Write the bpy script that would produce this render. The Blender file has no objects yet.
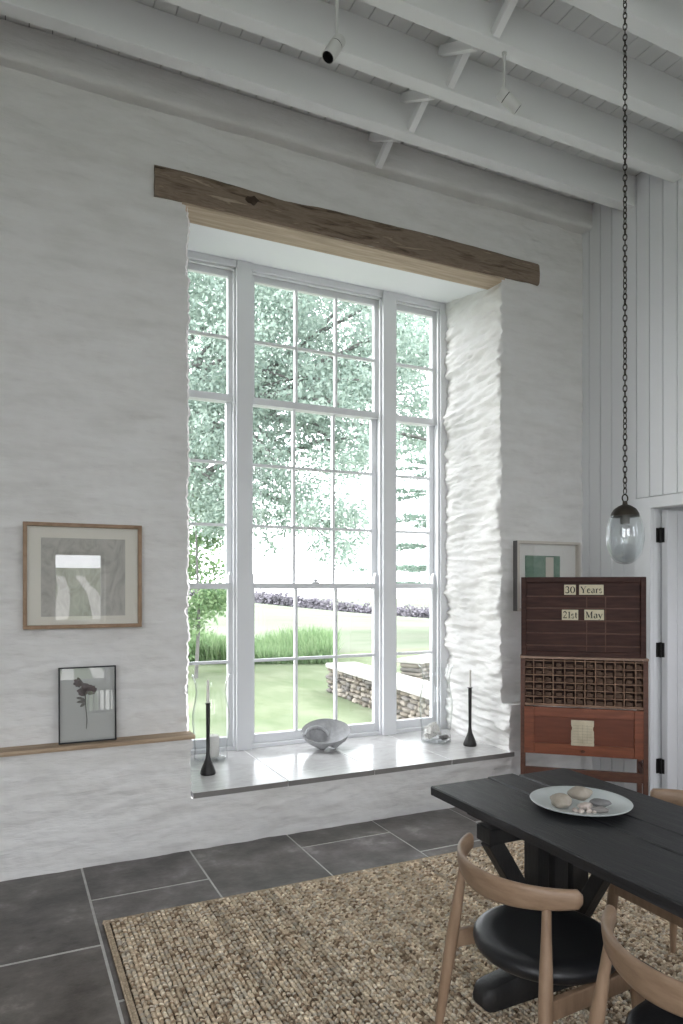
import bpy, math, random
import numpy as np
from mathutils import Vector, Matrix, noise
R = math.radians
PI = math.pi
rnd = random.Random(7)
rng = np.random.default_rng(11)
scene = bpy.context.scene
COL = scene.collection

# ------------------------------------------------------------------ camera geometry (measured from the photograph)
HV, CX, F, EYE = 586.0, 341.5, 700.0, 1.5
TH = math.atan(F / 1463.0)
S_, C_ = math.sin(TH), math.cos(TH)
def ray(u, v):
    a = (u - CX) / F; b = (HV - v) / F
    return Vector((S_ + a * C_, C_ - a * S_, b))
def atY(u, v, Y): r = ray(u, v); return Vector((0, 0, EYE)) + r * (Y / r.y)
def atX(u, v, X): r = ray(u, v); return Vector((0, 0, EYE)) + r * (X / r.x)
def atZ(u, v, Z): r = ray(u, v); return Vector((0, 0, EYE)) + r * ((Z - EYE) / r.z)
def atD(u, v, d): return Vector((0, 0, EYE)) + ray(u, v) * d

# ------------------------------------------------------------------ materials
MATS = {}
def nmat(name):
    m = bpy.data.materials.new(name); m.use_nodes = True
    nt = m.node_tree; nt.nodes.clear()
    out = nt.nodes.new('ShaderNodeOutputMaterial')
    MATS[name] = m
    return m, nt, out
def node(nt, t, **kw):
    n = nt.nodes.new(t)
    for k, v in kw.items():
        if k.startswith('i_'): n.inputs[k[2:].replace('_', ' ')].default_value = v
        else: setattr(n, k, v)
    return n
def coords(nt, scale=(1, 1, 1), kind='Object', rot=(0, 0, 0)):
    tc = node(nt, 'ShaderNodeTexCoord'); mp = node(nt, 'ShaderNodeMapping')
    mp.inputs['Scale'].default_value = scale; mp.inputs['Rotation'].default_value = rot
    nt.links.new(tc.outputs[kind], mp.inputs['Vector']); return mp.outputs['Vector']
def ramp(nt, fac, stops):
    r = node(nt, 'ShaderNodeValToRGB'); e = r.color_ramp.elements
    while len(e) < len(stops): e.new(0.5)
    for el, (p, c) in zip(e, stops): el.position = p; el.color = (*c, 1)
    nt.links.new(fac, r.inputs['Fac']); return r.outputs['Color']
def noise_tex(nt, vec, scale=5, detail=4, rough=0.55, dist=0.0):
    n = node(nt, 'ShaderNodeTexNoise'); n.inputs['Scale'].default_value = scale; n.inputs['Detail'].default_value = detail
    n.inputs['Roughness'].default_value = rough; n.inputs['Distortion'].default_value = dist
    nt.links.new(vec, n.inputs['Vector']); return n.outputs['Fac']
def pbr(name, col, rough=0.5, spec=0.4, metal=0.0, stops=None, nscale=4, nstretch=(1, 1, 1), bump=0.0, bscale=30, bstretch=None,
        rstops=None, coat=0.0, detail=5, dist=0.0):
    m, nt, out = nmat(name)
    b = node(nt, 'ShaderNodeBsdfPrincipled')
    b.inputs['Base Color'].default_value = (*col, 1); b.inputs['Roughness'].default_value = rough
    b.inputs['Metallic'].default_value = metal; b.inputs['Specular IOR Level'].default_value = spec
    if coat: b.inputs['Coat Weight'].default_value = coat; b.inputs['Coat Roughness'].default_value = 0.15
    nt.links.new(b.outputs[0], out.inputs['Surface'])
    if stops or rstops:
        f = noise_tex(nt, coords(nt, nstretch), nscale, detail, 0.6, dist)
        if stops: nt.links.new(ramp(nt, f, stops), b.inputs['Base Color'])
        if rstops: nt.links.new(ramp(nt, f, [(p, (v, v, v)) for p, v in rstops]), b.inputs['Roughness'])
    if bump:
        f2 = noise_tex(nt, coords(nt, bstretch or nstretch), bscale, 4, 0.6)
        bp = node(nt, 'ShaderNodeBump'); bp.inputs['Strength'].default_value = bump; bp.inputs['Distance'].default_value = 0.01
        nt.links.new(f2, bp.inputs['Height']); nt.links.new(bp.outputs[0], b.inputs['Normal'])
    return m
def attr_mat(name, attr='Col', rough=0.85, spec=0.2, bump=0, mul=None, nscale=40):
    m, nt, out = nmat(name)
    b = node(nt, 'ShaderNodeBsdfPrincipled'); b.inputs['Roughness'].default_value = rough; b.inputs['Specular IOR Level'].default_value = spec
    a = node(nt, 'ShaderNodeAttribute'); a.attribute_name = attr
    src = a.outputs['Color']
    if mul:
        f = noise_tex(nt, coords(nt), nscale, 5, 0.65)
        mx = node(nt, 'ShaderNodeMix', data_type='RGBA', blend_type='MULTIPLY'); mx.inputs['Factor'].default_value = 1
        nt.links.new(src, mx.inputs['A']); nt.links.new(ramp(nt, f, mul), mx.inputs['B']); src = mx.outputs['Result']
    nt.links.new(src, b.inputs['Base Color'])
    if bump:
        f2 = noise_tex(nt, coords(nt), 25, 5, 0.65); bp = node(nt, 'ShaderNodeBump'); bp.inputs['Strength'].default_value = bump
        bp.inputs['Distance'].default_value = 0.01; nt.links.new(f2, bp.inputs['Height']); nt.links.new(bp.outputs[0], b.inputs['Normal'])
    nt.links.new(b.outputs[0], out.inputs['Surface']); return m
def clear_glass(name, tint=(1, 1, 1), ior=1.5, rough=0.0, edge=None, gain=1.0):
    m, nt, out = nmat(name)
    tr = node(nt, 'ShaderNodeBsdfTransparent'); tr.inputs['Color'].default_value = (*tint, 1)
    gl = node(nt, 'ShaderNodeBsdfGlossy'); gl.inputs['Roughness'].default_value = rough
    fw = node(nt, 'ShaderNodeLayerWeight'); fw.inputs['Blend'].default_value = 0.5
    pw = node(nt, 'ShaderNodeMath', operation='POWER'); pw.inputs[1].default_value = 5; nt.links.new(fw.outputs['Facing'], pw.inputs[0])
    r0 = ((ior - 1) / (ior + 1)) ** 2 * gain
    mm = node(nt, 'ShaderNodeMath', operation='MULTIPLY_ADD', use_clamp=True); mm.inputs[1].default_value = 1 - r0; mm.inputs[2].default_value = r0
    nt.links.new(pw.outputs[0], mm.inputs[0]); fac = mm.outputs[0]
    if edge:
        lw = node(nt, 'ShaderNodeLayerWeight'); lw.inputs['Blend'].default_value = 0.35
        nt.links.new(ramp(nt, lw.outputs['Facing'], [(0.0, tint), (0.55, tint), (1.0, edge)]), tr.inputs['Color'])
    mx = node(nt, 'ShaderNodeMixShader'); nt.links.new(fac, mx.inputs[0]); nt.links.new(tr.outputs[0], mx.inputs[1]); nt.links.new(gl.outputs[0], mx.inputs[2])
    nt.links.new(mx.outputs[0], out.inputs['Surface']); return m
def leaf_mat(name, c1, c2, trans=0.45):
    m, nt, out = nmat(name)
    oi = node(nt, 'ShaderNodeNewGeometry')
    col = ramp(nt, oi.outputs['Random Per Island'], [(0.0, c1), (1.0, c2)])
    d = node(nt, 'ShaderNodeBsdfDiffuse'); t = node(nt, 'ShaderNodeBsdfTranslucent')
    nt.links.new(col, d.inputs['Color']); nt.links.new(col, t.inputs['Color'])
    mx = node(nt, 'ShaderNodeMixShader'); mx.inputs[0].default_value = trans
    nt.links.new(d.outputs[0], mx.inputs[1]); nt.links.new(t.outputs[0], mx.inputs[2]); nt.links.new(mx.outputs[0], out.inputs['Surface']); return m

lime = pbr('limewash', (.72, .71, .695), rough=.92, spec=.15, stops=[(.3, (.66, .65, .63)), (.5, (.73, .72, .705)), (.7, (.77, .765, .755))], nscale=3.2,
           nstretch=(.8, 1, 3.2), bump=.8, bscale=13, bstretch=(.55, 1, 2.6))
paint = pbr('white paint', (.74, .745, .74), rough=.5, spec=.35, bump=.04, bscale=12)
ceilpaint = pbr('ceiling paint', (.78, .785, .78), rough=.6, spec=.3)
eastpaint = pbr('board paint', (.74, .75, .765), rough=.55, spec=.3)
dark_gap = pbr('groove shade', (.30, .30, .30), rough=.9)
winpaint = pbr('window paint', (.74, .75, .77), rough=.4, spec=.4)
soffit_m = pbr('soffit paint', (.86, .87, .90), rough=.8)
marble = pbr('pale stone slab', (.55, .55, .56), rough=.19, spec=.5, stops=[(.3, (.44, .43, .425)), (.46, (.56, .555, .55)), (.56, (.50, .49, .485)), (.70, (.63, .63, .63))], nscale=2.6, nstretch=(1, 2.2, 1), dist=1.2, bump=.02, bscale=6)
joint_m = pbr('slab joint', (.75, .75, .75), rough=.9)
slate = attr_mat('slate floor', rough=.30, spec=.6, bump=.2, nscale=3.4, mul=[(.38, (.5, .45, .42)), (.46, (.88, .84, .81)), (.54, (1.2, 1.17, 1.15)), (.60, (1.6, 1.6, 1.6)), (.67, (2.8, 2.85, 2.9))])
grout = pbr('grout', (.42, .41, .39), rough=.9, stops=[(.3, (.48, .47, .45)), (.7, (.62, .61, .59))], nscale=20)
beam_m = pbr('aged beam', (.2, .14, .09), rough=.85, spec=.2, stops=[(.32, (.06, .045, .034)), (.42, (.17, .125, .09)), (.52, (.25, .195, .15)), (.6, (.20, .15, .11)), (.7, (.42, .345, .27))], nscale=7, nstretch=(.5, 3.2, 4.2), dist=.5, bump=.6, bscale=11, bstretch=(.35, 4, 5), detail=9)
shelf_m = pbr('shelf oak', (.42, .31, .21), rough=.6, stops=[(.3, (.30, .21, .14)), (.5, (.42, .31, .21)), (.7, (.5, .39, .28))], nscale=6, nstretch=(.6, 5, 8), bump=.15)
oak = pbr('oiled oak', (.3, .2, .13), rough=.48, spec=.4, stops=[(.3, (.225, .145, .092)), (.5, (.275, .182, .118)), (.7, (.33, .225, .15))], nscale=9, nstretch=(4, 4, .7), bump=.05)
oak_back = pbr('oiled oak bent', (.37, .23, .135), rough=.42, spec=.45, stops=[(.3, (.23, .15, .095)), (.5, (.28, .187, .122)), (.7, (.33, .225, .152))], nscale=9, nstretch=(1.5, 1.5, 7), bump=.04)
leather = pbr('black leather', (.014, .014, .016), rough=.36, spec=.5, bump=.08, bscale=180)
blackwood = pbr('ebonised wood', (.02, .02, .022), rough=.42, spec=.45, stops=[(.35, (.012, .012, .013)), (.6, (.024, .024, .027)), (.75, (.05, .05, .053))], nscale=7, nstretch=(6, .8, 6), bump=.25, bscale=16, bstretch=(8, 1, 8), rstops=[(.3, .38), (.7, .55)])
blackwood2 = pbr('ebonised wood trestle', (.016, .016, .017), rough=.5, spec=.4, bump=.2, bscale=14, bstretch=(5, 5, 1), stops=[(.4, (.011, .011, .012)), (.7, (.028, .027, .027))], nscale=6)
worn = pbr('worn edge', (.11, .10, .09), rough=.7)
mahog = pbr('dark mahogany', (.05, .02, .014), rough=.5, spec=.2, stops=[(.3, (.035, .014, .011)), (.55, (.058, .024, .018)), (.75, (.085, .038, .028))], nscale=6, nstretch=(1, 1, 9), bump=.1)
mahog_edge = pbr('mahogany edge', (.11, .043, .026), rough=.45, stops=[(.3, (.075, .03, .02)), (.7, (.14, .058, .035))], nscale=8, nstretch=(2, 2, 8))
redwood = pbr('red mahogany', (.20, .058, .026), rough=.38, spec=.45, stops=[(.3, (.15, .042, .02)), (.5, (.205, .06, .027)), (.7, (.26, .08, .038))], nscale=5, nstretch=(1, 1, 8), bump=.06, dist=.6)
comp_m = pbr('compartment wood', (.24, .15, .105), rough=.65, spec=.2, stops=[(.3, (.18, .105, .07)), (.7, (.30, .195, .14))], nscale=12)
block_m = pbr('type block wood', (.13, .078, .052), rough=.6, spec=.2, stops=[(.3, (.08, .047, .032)), (.7, (.19, .12, .083))], nscale=20, nstretch=(1, 1, 3))
card_m = pbr('cream card', (.72, .66, .48), rough=.8, stops=[(.3, (.62, .56, .40)), (.7, (.76, .70, .54))], nscale=12)
ink = pbr('black ink', (.015, .015, .015), rough=.8)
ink_grey = pbr('faded ink', (.28, .25, .18), rough=.9)
paper_m = pbr('old paper label', (.58, .52, .38), rough=.9, stops=[(.3, (.48, .42, .30)), (.7, (.66, .60, .46))], nscale=14)
iron = pbr('dark iron', (.028, .027, .026), rough=.5, metal=.6, bump=.15, bscale=50)
iron_cs = pbr('blackened steel', (.035, .034, .034), rough=.42, metal=.5, spec=.5, bump=.2, bscale=60)
bronze = pbr('dark bronze', (.045, .038, .030), rough=.5, metal=.7)
wax = pbr('white wax', (.78, .76, .72), rough=.5)
ceramic = pbr('grey stoneware', (.40, .402, .412), rough=.5, spec=.35, stops=[(.35, (.34, .342, .35)), (.65, (.45, .453, .465))], nscale=18, bump=.25, bscale=45)
plate_m = pbr('pale glazed plate', (.56, .60, .60), rough=.28, spec=.5, stops=[(.35, (.53, .57, .57)), (.65, (.60, .635, .63))], nscale=10)
peb1 = pbr('buff pebble', (.33, .29, .24), rough=.7, stops=[(.3, (.27, .235, .19)), (.7, (.40, .355, .30))], nscale=25)
peb2 = pbr('grey pebble', (.16, .155, .155), rough=.6, stops=[(.3, (.12, .117, .117)), (.7, (.2, .195, .195))], nscale=25)
peb3 = pbr('pale shell', (.55, .47, .42), rough=.6, stops=[(.3, (.40, .31, .27)), (.7, (.68, .62, .57))], nscale=40)
coral_m = pbr('white coral', (.75, .73, .70), rough=.9, bump=.4, bscale=60)
frame_oak = pbr('picture frame oak', (.30, .19, .115), rough=.5, stops=[(.3, (.24, .15, .085)), (.7, (.36, .235, .15))], nscale=12, nstretch=(2, 6, 2))
frame_blk = pbr('thin black metal', (.018, .018, .02), rough=.4, metal=.3)
frame_pale = pbr('pale limed frame', (.56, .52, .46), rough=.6)
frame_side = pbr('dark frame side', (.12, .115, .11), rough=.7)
mat_card = pbr('cream mount', (.74, .71, .62), rough=.9)
print_m = pbr('grey print', (.42, .40, .36), rough=.9, stops=[(.35, (.34, .325, .285)), (.5, (.43, .415, .37)), (.68, (.5, .48, .43))], nscale=7, nstretch=(1.5, 1, .8), dist=2.5)
vellum = pbr('pale green grey backing', (.43, .44, .42), rough=.85)
petal_m = pbr('pressed dark petals', (.038, .016, .018), rough=.8, stops=[(.3, (.025, .010, .012)), (.7, (.06, .026, .028))], nscale=60)
stem_m = pbr('pressed stem', (.055, .05, .038), rough=.8)
green_m = pbr('green print paint', (.15, .25, .18), rough=.9, stops=[(.35, (.10, .20, .14)), (.65, (.21, .31, .23))], nscale=9, nstretch=(1, 1, 2))
cream_m = pbr('cream print paint', (.62, .58, .50), rough=.9)
lamp_white = pbr('white lamp enamel', (.62, .62, .60), rough=.35)
lamp_blk = pbr('black lamp baffle', (.012, .012, .012), rough=.4)
rug_m = attr_mat('jute braid', rough=.9, spec=.1, mul=[(.3, (.72, .72, .72)), (.7, (1.15, 1.15, 1.15))], nscale=90)
rug_base = pbr('jute backing', (.10, .075, .05), rough=.95)
pane_m = clear_glass('window glass', tint=(.98, .995, .99), ior=1.45)
vase_m = clear_glass('blown glass', tint=(.985, .99, .99), edge=(.5, .53, .53), ior=1.45, gain=1.0)
globe_m = clear_glass('pendant glass', tint=(.93, .945, .95), edge=(.42, .45, .46), ior=1.55, gain=2.2)
pic_glass = clear_glass('picture glass', ior=1.5, gain=1.7)
oak_leaf = leaf_mat('oak leaves', (.24, .315, .275), (.44, .52, .455), .55)
bush_leaf = leaf_mat('bush leaves', (.15, .26, .125), (.36, .48, .27), .55)
pine_leaf = leaf_mat('conifer needles', (.15, .22, .18), (.26, .34, .28), .4)
hedge_leaf = leaf_mat('far hedge leaves', (.16, .15, .175), (.27, .255, .28), .2)
grass_leaf = leaf_mat('long grass blades', (.13, .23, .10), (.32, .42, .24), .4)
bark = pbr('bark', (.13, .125, .12), rough=.95, bump=.6, bscale=12, bstretch=(3, 3, .6), stops=[(.3, (.09, .088, .085)), (.7, (.19, .18, .175))], nscale=8)
lawn_m = pbr('mown lawn', (.2, .3, .1), rough=1, spec=0, stops=[(.32, (.125, .16, .092)), (.5, (.165, .195, .125)), (.68, (.215, .24, .165))], nscale=1.6, detail=8, nstretch=(1, .5, 1), bump=.4, bscale=40)
field_m = pbr('pale meadow', (.3, .36, .17), rough=1, spec=0, stops=[(.35, (.13, .16, .11)), (.65, (.20, .21, .17))], nscale=.25, detail=6, nstretch=(.4, 1.5, 1))
gravel_m = pbr('pale track gravel', (.4, .39, .36), rough=1)
stone_m = attr_mat('field stone', rough=.95, spec=.1, bump=.4, nscale=9, mul=[(.3, (.7, .7, .7)), (.7, (1.2, 1.2, 1.2))])
cope_m = pbr('pale coping', (.36, .35, .33), rough=.95, stops=[(.3, (.30, .29, .27)), (.7, (.42, .41, .39))], nscale=6)

# ------------------------------------------------------------------ mesh helpers
class MB:
    def __init__(s): s.v = []; s.f = []; s.m = []
    def add(s, vs, fs, mi=0):
        o = len(s.v); s.v += [tuple(p) for p in vs]; s.f += [tuple(i + o for i in f) for f in fs]; s.m += [mi] * len(fs); return s
    def box(s, x0, x1, y0, y1, z0, z1, mi=0, M=None):
        vs = [(x, y, z) for x in (x0, x1) for y in (y0, y1) for z in (z0, z1)]
        if M is not None: vs = [M @ Vector(p) for p in vs]
        return s.add(vs, [(0, 1, 3, 2), (4, 6, 7, 5), (0, 4, 5, 1), (2, 3, 7, 6), (0, 2, 6, 4), (1, 5, 7, 3)], mi)
    def bar(s, a, b, w, h, up=(0, 0, 1), mi=0):
        a = Vector(a); b = Vector(b); d = (b - a).normalized(); sd = d.cross(Vector(up)).normalized(); u2 = sd.cross(d)
        vs = [p + sd * (w / 2 * i) + u2 * (h / 2 * j) for p in (a, b) for i in (-1, 1) for j in (-1, 1)]
        return s.add(vs, [(0, 1, 3, 2), (4, 6, 7, 5), (0, 4, 5, 1), (2, 3, 7, 6), (0, 2, 6, 4), (1, 5, 7, 3)], mi)
    def tube(s, pts, rad, n=10, closed=False, cap=True, mi=0, flat=1.0):
        pts = [Vector(p) for p in pts]; N = len(pts)
        if not hasattr(rad, '__len__'): rad = [rad] * N
        rings = []; ref = None
        for i, p in enumerate(pts):
            if closed: t = pts[(i + 1) % N] - pts[i - 1]
            else: t = pts[min(i + 1, N - 1)] - pts[max(i - 1, 0)]
            t.normalize()
            if ref is None: ref = Vector((0, 0, 1)) if abs(t.z) < .9 else Vector((1, 0, 0))
            ref = (ref - t * ref.dot(t)).normalized(); b = t.cross(ref)
            rings.append([p + (ref * math.cos(2 * PI * k / n) * flat + b * math.sin(2 * PI * k / n)) * rad[i] for k in range(n)])
        vs = [q for r in rings for q in r]; fs = []
        for i in range(N if closed else N - 1):
            j = (i + 1) % N
            for k in range(n):
                l = (k + 1) % n; fs.append((i * n + k, i * n + l, j * n + l, j * n + k))
        if cap and not closed: fs.append(tuple(reversed(range(n)))); fs.append(tuple((N - 1) * n + k for k in range(n)))
        return s.add(vs, fs, mi)
    def lathe(s, prof, n=32, c=(0, 0, 0), mi=0):
        vs = []; fs = []; N = len(prof)
        for r, z in prof:
            for k in range(n):
                a = 2 * PI * k / n; vs.append((c[0] + max(r, 1e-5) * math.cos(a), c[1] + max(r, 1e-5) * math.sin(a), c[2] + z))
        for i in range(N - 1):
            for k in range(n):
                l = (k + 1) % n; fs.append((i * n + k, i * n + l, (i + 1) * n + l, (i + 1) * n + k))
        return s.add(vs, fs, mi)
    def ellipsoid(s, c, r, M=None, n=20, m=12, wob=0, seed=0, mi=0, sq=1.0):
        vs = []; fs = []
        for i in range(m + 1):
            ph = -PI / 2 + PI * i / m
            for k in range(n):
                a = 2 * PI * k / n
                d = Vector((math.cos(ph) * math.cos(a), math.cos(ph) * math.sin(a), math.sin(ph)))
                if sq != 1: d = Vector([math.copysign(abs(q) ** sq, q) for q in d])
                k2 = 1 + wob * noise.noise(d * 1.6 + Vector((seed * 3.1, seed, 0)))
                p = Vector((d.x * r[0], d.y * r[1], d.z * r[2])) * k2
                if M is not None: p = M @ p
                vs.append(p + Vector(c))
        for i in range(m):
            for k in range(n):
                l = (k + 1) % n; fs.append((i * n + k, i * n + l, (i + 1) * n + l, (i + 1) * n + k))
        return s.add(vs, fs, mi)
    def build(s, name, mats, parent=None, smooth=None, bevel=0, loc=None, rotz=0, seg=2):
        me = bpy.data.meshes.new(name); me.from_pydata(s.v, [], s.f)
        for m in (mats if isinstance(mats, (list, tuple)) else [mats]): me.materials.append(m)
        if any(s.m): me.polygons.foreach_set('material_index', s.m)
        me.validate(); me.update()
        if smooth:
            me.polygons.foreach_set('use_smooth', [True] * len(me.polygons)); me.set_sharp_from_angle(angle=R(smooth))
        o = bpy.data.objects.new(name, me); COL.objects.link(o)
        if parent is not None: o.parent = parent
        if loc is not None: o.location = loc
        o.rotation_euler.z = rotz
        if bevel:
            b = o.modifiers.new('Bevel', 'BEVEL'); b.width = bevel; b.segments = seg; b.limit_method = 'ANGLE'; b.angle_limit = R(40)
        return o
def fast_mesh(name, V, Fq, mat, parent=None, smooth=False, colors=None):
    me = bpy.data.meshes.new(name); V = np.asarray(V, np.float32); Fq = np.asarray(Fq, np.int32); k = Fq.shape[1]
    me.vertices.add(len(V)); me.vertices.foreach_set('co', V.ravel())
    me.loops.add(Fq.size); me.loops.foreach_set('vertex_index', Fq.ravel())
    me.polygons.add(len(Fq)); me.polygons.foreach_set('loop_start', np.arange(0, Fq.size, k, dtype=np.int32))
    me.polygons.foreach_set('loop_total', np.full(len(Fq), k, np.int32))
    if smooth: me.polygons.foreach_set('use_smooth', np.ones(len(Fq), bool))
    if colors is not None:
        a = me.color_attributes.new('Col', 'FLOAT_COLOR', 'POINT')
        c4 = np.ones((len(V), 4), np.float32); c4[:, :3] = colors; a.data.foreach_set('color', c4.ravel())
    me.materials.append(mat); me.update(calc_edges=True); me.validate()
    o = bpy.data.objects.new(name, me); COL.objects.link(o)
    if parent is not None: o.parent = parent
    return o
def tag(o, label=None, cat=None, group=None, kind=None):
    if label: o['label'] = label
    if cat: o['category'] = cat
    if group: o['group'] = group
    if kind: o['kind'] = kind
    return o
def thing(name, label, cat, loc=(0, 0, 0), rotz=0, group=None):
    o = bpy.data.objects.new(name, None); COL.objects.link(o); o.empty_display_size = .1
    o.location = loc; o.rotation_euler = (0, 0, rotz); return tag(o, label, cat, group)
def struct(o): o['kind'] = 'structure'; return o
def copy_tree(o, parent=None):
    c = o.copy(); COL.objects.link(c)
    if parent is not None: c.parent = parent
    for ch in list(o.children): copy_tree(ch, c)
    return c

# ------------------------------------------------------------------ room dimensions
YL, YU = 3.955, 4.055            # lower and upper faces of the window wall
ZL = .655                        # ledge height
ZL0 = .632                       # the ledge under the oak shelf
OX0, OX1 = .945, 3.215           # window opening
XE, XW, YS = 3.99, -3.0, -4.0    # east, west, south walls
ZC = 4.384                       # ceiling boards
YF = 4.83                        # face of the window frame
ZS = .325                        # sill top
ZB = 3.72                        # underside of the beam

# ------------------------------------------------------------------ window wall: rough limewashed rubble
def dispv(p):
    x, y, z = p
    n1 = noise.noise(Vector((x * 2.3, y * 2.3, z * 6.0)))
    n2 = noise.noise(Vector((x * 6.5 + 9, y * 6.5, z * 17)))
    n3 = noise.noise(Vector((x * 19 + 3, y * 19, z * 38)))
    ridge = 1 - abs(noise.noise(Vector((x * 3.2 + 20, y * 3.2, z * 10.5)))) * 2.2
    n4 = noise.noise(Vector((x * 9 + 31, y * 9, z * 30)))
    a = .009 * n1 + .0095 * n2 + .0042 * n3 + .0055 * max(ridge, -.5) + .0055 * max(0, n4) ** .7
    return a
def disp_pt(p, nx, ny, amp):
    a = dispv(p)
    b = noise.noise(Vector((p[0] * 5 + 40, p[1] * 5, p[2] * 14))) * .008 + noise.noise(Vector((p[0] * 14, p[1] * 14 + 7, p[2] * 40))) * .005
    return (p[0] + nx * amp * a + (b if nx else b * .0), p[1] + ny * amp * a, p[2])
wall = MB()
def wgrid(fn, nu, nv, flip=False):
    vs = [fn(i / nu, j / nv) for j in range(nv + 1) for i in range(nu + 1)]
    fs = []
    for j in range(nv):
        for i in range(nu):
            a = j * (nu + 1) + i; q = (a, a + 1, a + nu + 2, a + nu + 1); fs.append(q[::-1] if flip else q)
    wall.add(vs, fs)
ST = .0125
def corner(p):
    # the reveal corners wander in and out like hand-laid stones
    x, y, z = p
    w = noise.noise(Vector((3.3, 0 if x < 2 else 9, z * 7))) * .012 + noise.noise(Vector((7.7, 0 if x < 2 else 9, z * 16))) * .009 + noise.noise(Vector((1.7, 0 if x < 2 else 9, z * 41))) * .014
    return w
def face(x0, x1, z0, z1, Y):
    nu = max(2, int((x1 - x0) / ST)); nv = max(2, int((z1 - z0) / ST))
    def fn(a, b):
        x = x0 + (x1 - x0) * a; z = z0 + (z1 - z0) * b
        p = (x, Y, z); q = disp_pt(p, 0, -1, 1.0); xo = q[0]; yo = q[1]
        for e in (OX0, OX1):
            d = abs(x - e)
            if d < .02 and ZS - .02 < z < ZB + .02:
                k = (1 - d / .02); xo += corner((e, Y, z)) * k; yo += .005 * k * k
        return (xo, yo, q[2])
    wgrid(fn, nu, nv)
def reveal(xf, xb, z0, z1, y0, y1, sgn):
    nu = int((y1 - y0) / .010); nv = int((z1 - z0) / .010); am, fd = (1.1, .14) if sgn > 0 else (2.3, .025)
    def fn(a, b):
        y = y0 + (y1 - y0) * a; z = z0 + (z1 - z0) * b; x = xf + (xb - xf) * (y - YL) / (YF - YL)
        d = dispv((x, y * .62, z * 1.3)) * am; k = max(0, 1 - (y - y0) / fd)
        return (x + sgn * d * (1 - k) + corner((xf, y0, z)) * k * k, y + .005 * k * k + disp_pt((xf, y0, z), 0, -1, 1)[1] * k - y0 * k, z)
    wgrid(fn, nu, nv, flip=sgn > 0)
face(XW, OX0, ZL0, 4.42, YU); face(OX1, XE + .02, ZL, 4.42, YU); face(OX0, OX1, ZB, 4.42, YU)
face(XW, OX0, 0, ZL0, YL); face(OX1, XE + .02, 0, ZL, YL); face(OX0, OX1, 0, ZS - .03, YL)
for xa, xb, ZQ in ((XW, OX0, ZL0), (OX1, XE, ZL)):
    wgrid(lambda a, b, xa=xa, xb=xb, ZQ=ZQ: (xa + (xb - xa) * a, YL + (YU - YL) * b + disp_pt((xa + (xb - xa) * a, YL if b < .5 else YU, ZQ), 0, -1, 1)[1] - (YL if b < .5 else YU), ZQ), int((xb - xa) / ST), 8)
reveal(OX0, 1.03, ZL0, 3.9, YU, 5.02, 1); reveal(OX1, 3.275, ZL, 3.9, YU, 5.02, -1)
reveal(OX0, 1.03, ZS - .04, ZL0, YL, 5.02, 1); reveal(OX1, 3.275, ZS - .04, ZL, YL, 5.02, -1)
# ledge ends inside the opening and outer skin of the wall
wall.box(XW - .1, .98, 5.0, 5.1, -.5, 4.6); wall.box(3.32, XE + .1, 5.0, 5.1, -.5, 4.6); wall.box(.98, 3.32, 5.0, 5.1, 3.86, 4.6); wall.box(.98, 3.32, 5.0, 5.1, -.5, .30)
w = struct(wall.build('wall_north', lime, smooth=60))
# white sloping soffit behind the beam
sf = MB(); sf.add([(OX0 - .12, 4.232, ZB - .010), (OX1 + .18, 4.232, ZB - .010), (3.46, YF + .03, 3.832), (.85, YF + .03, 3.832), (OX0 - .12, 4.232, 3.95), (OX1 + .18, 4.232, 3.95), (3.46, YF + .03, 3.95), (.85, YF + .03, 3.95)],
                  [(0, 3, 2, 1), (4, 5, 6, 7), (0, 1, 5, 4), (1, 2, 6, 5), (2, 3, 7, 6), (3, 0, 4, 7)])
struct(sf.build('trim_1', soffit_m))
# plaster wall plate below the ceiling, rounded nose, flush with the lower wall
pl = MB(); prof = [(YU + .02, 4.205), (3.975, 4.198), (3.959, 4.203), (3.952, 4.214), (3.950, 4.23), (3.951, 4.38), (YU + .02, 4.38)]
N = 160; vs = []; fs = []
for i in range(N + 1):
    x = XW + (XE - XW) * i / N
    for y, z in prof: vs.append((x, y + .004 * noise.noise(Vector((x * 2, y * 3, z * 3))), z + .006 * noise.noise(Vector((x * 1.5, 5, y)))))
k = len(prof)
for i in range(N):
    for j in range(k - 1): fs.append((i * k + j, (i + 1) * k + j, (i + 1) * k + j + 1, i * k + j + 1))
pl.add(vs, fs); struct(pl.build('trim_2', lime, smooth=50))

# ------------------------------------------------------------------ lintel beam
bm_ = MB(); N = 110
for i in range(N):
    pass
vs = []; fs = []; X0, X1 = .757, 3.547; pr = 7
def beam_sec(x):
    t = (x - X0) / (X1 - X0)
    zt = 3.893 + .012 * noise.noise(Vector((x * 1.7, 2, 0))) - .010 * max(0, (t - .86) / .14) - .012 * math.exp(-((t - .3) / .07) ** 2)
    zb = ZB + .008 * noise.noise(Vector((x * 1.3, 8, 0))) ; yf = 4.028 + .006 * noise.noise(Vector((x * 2, 1, 5)))
    return [(yf, zb + .012), (yf + .012, zb), (4.235, zb), (4.235, zt), (yf + .018, zt), (yf + .002, zt - .018), (yf - .004, (zt + zb) / 2)]
for i in range(N + 1):
    x = X0 + (X1 - X0) * i / N
    for y, z in beam_sec(x): vs.append((x, y + .003 * noise.noise(Vector((x * 9, z * 30, 0))), z + .002 * noise.noise(Vector((x * 12, y * 30, 3)))))
for i in range(N):
    for j in range(pr): l = (j + 1) % pr; fs.append((i * pr + j, i * pr + l, (i + 1) * pr + l, (i + 1) * pr + j))
fs += [tuple(range(pr))[::-1], tuple(N * pr + j for j in range(pr))]
bm_.add(vs, fs)
lb = thing('lintel_beam', 'aged brown oak beam set in the white wall over the tall window', 'beam', (0, 0, 0))
bm_.build('timber', beam_m, lb, smooth=35)
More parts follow.
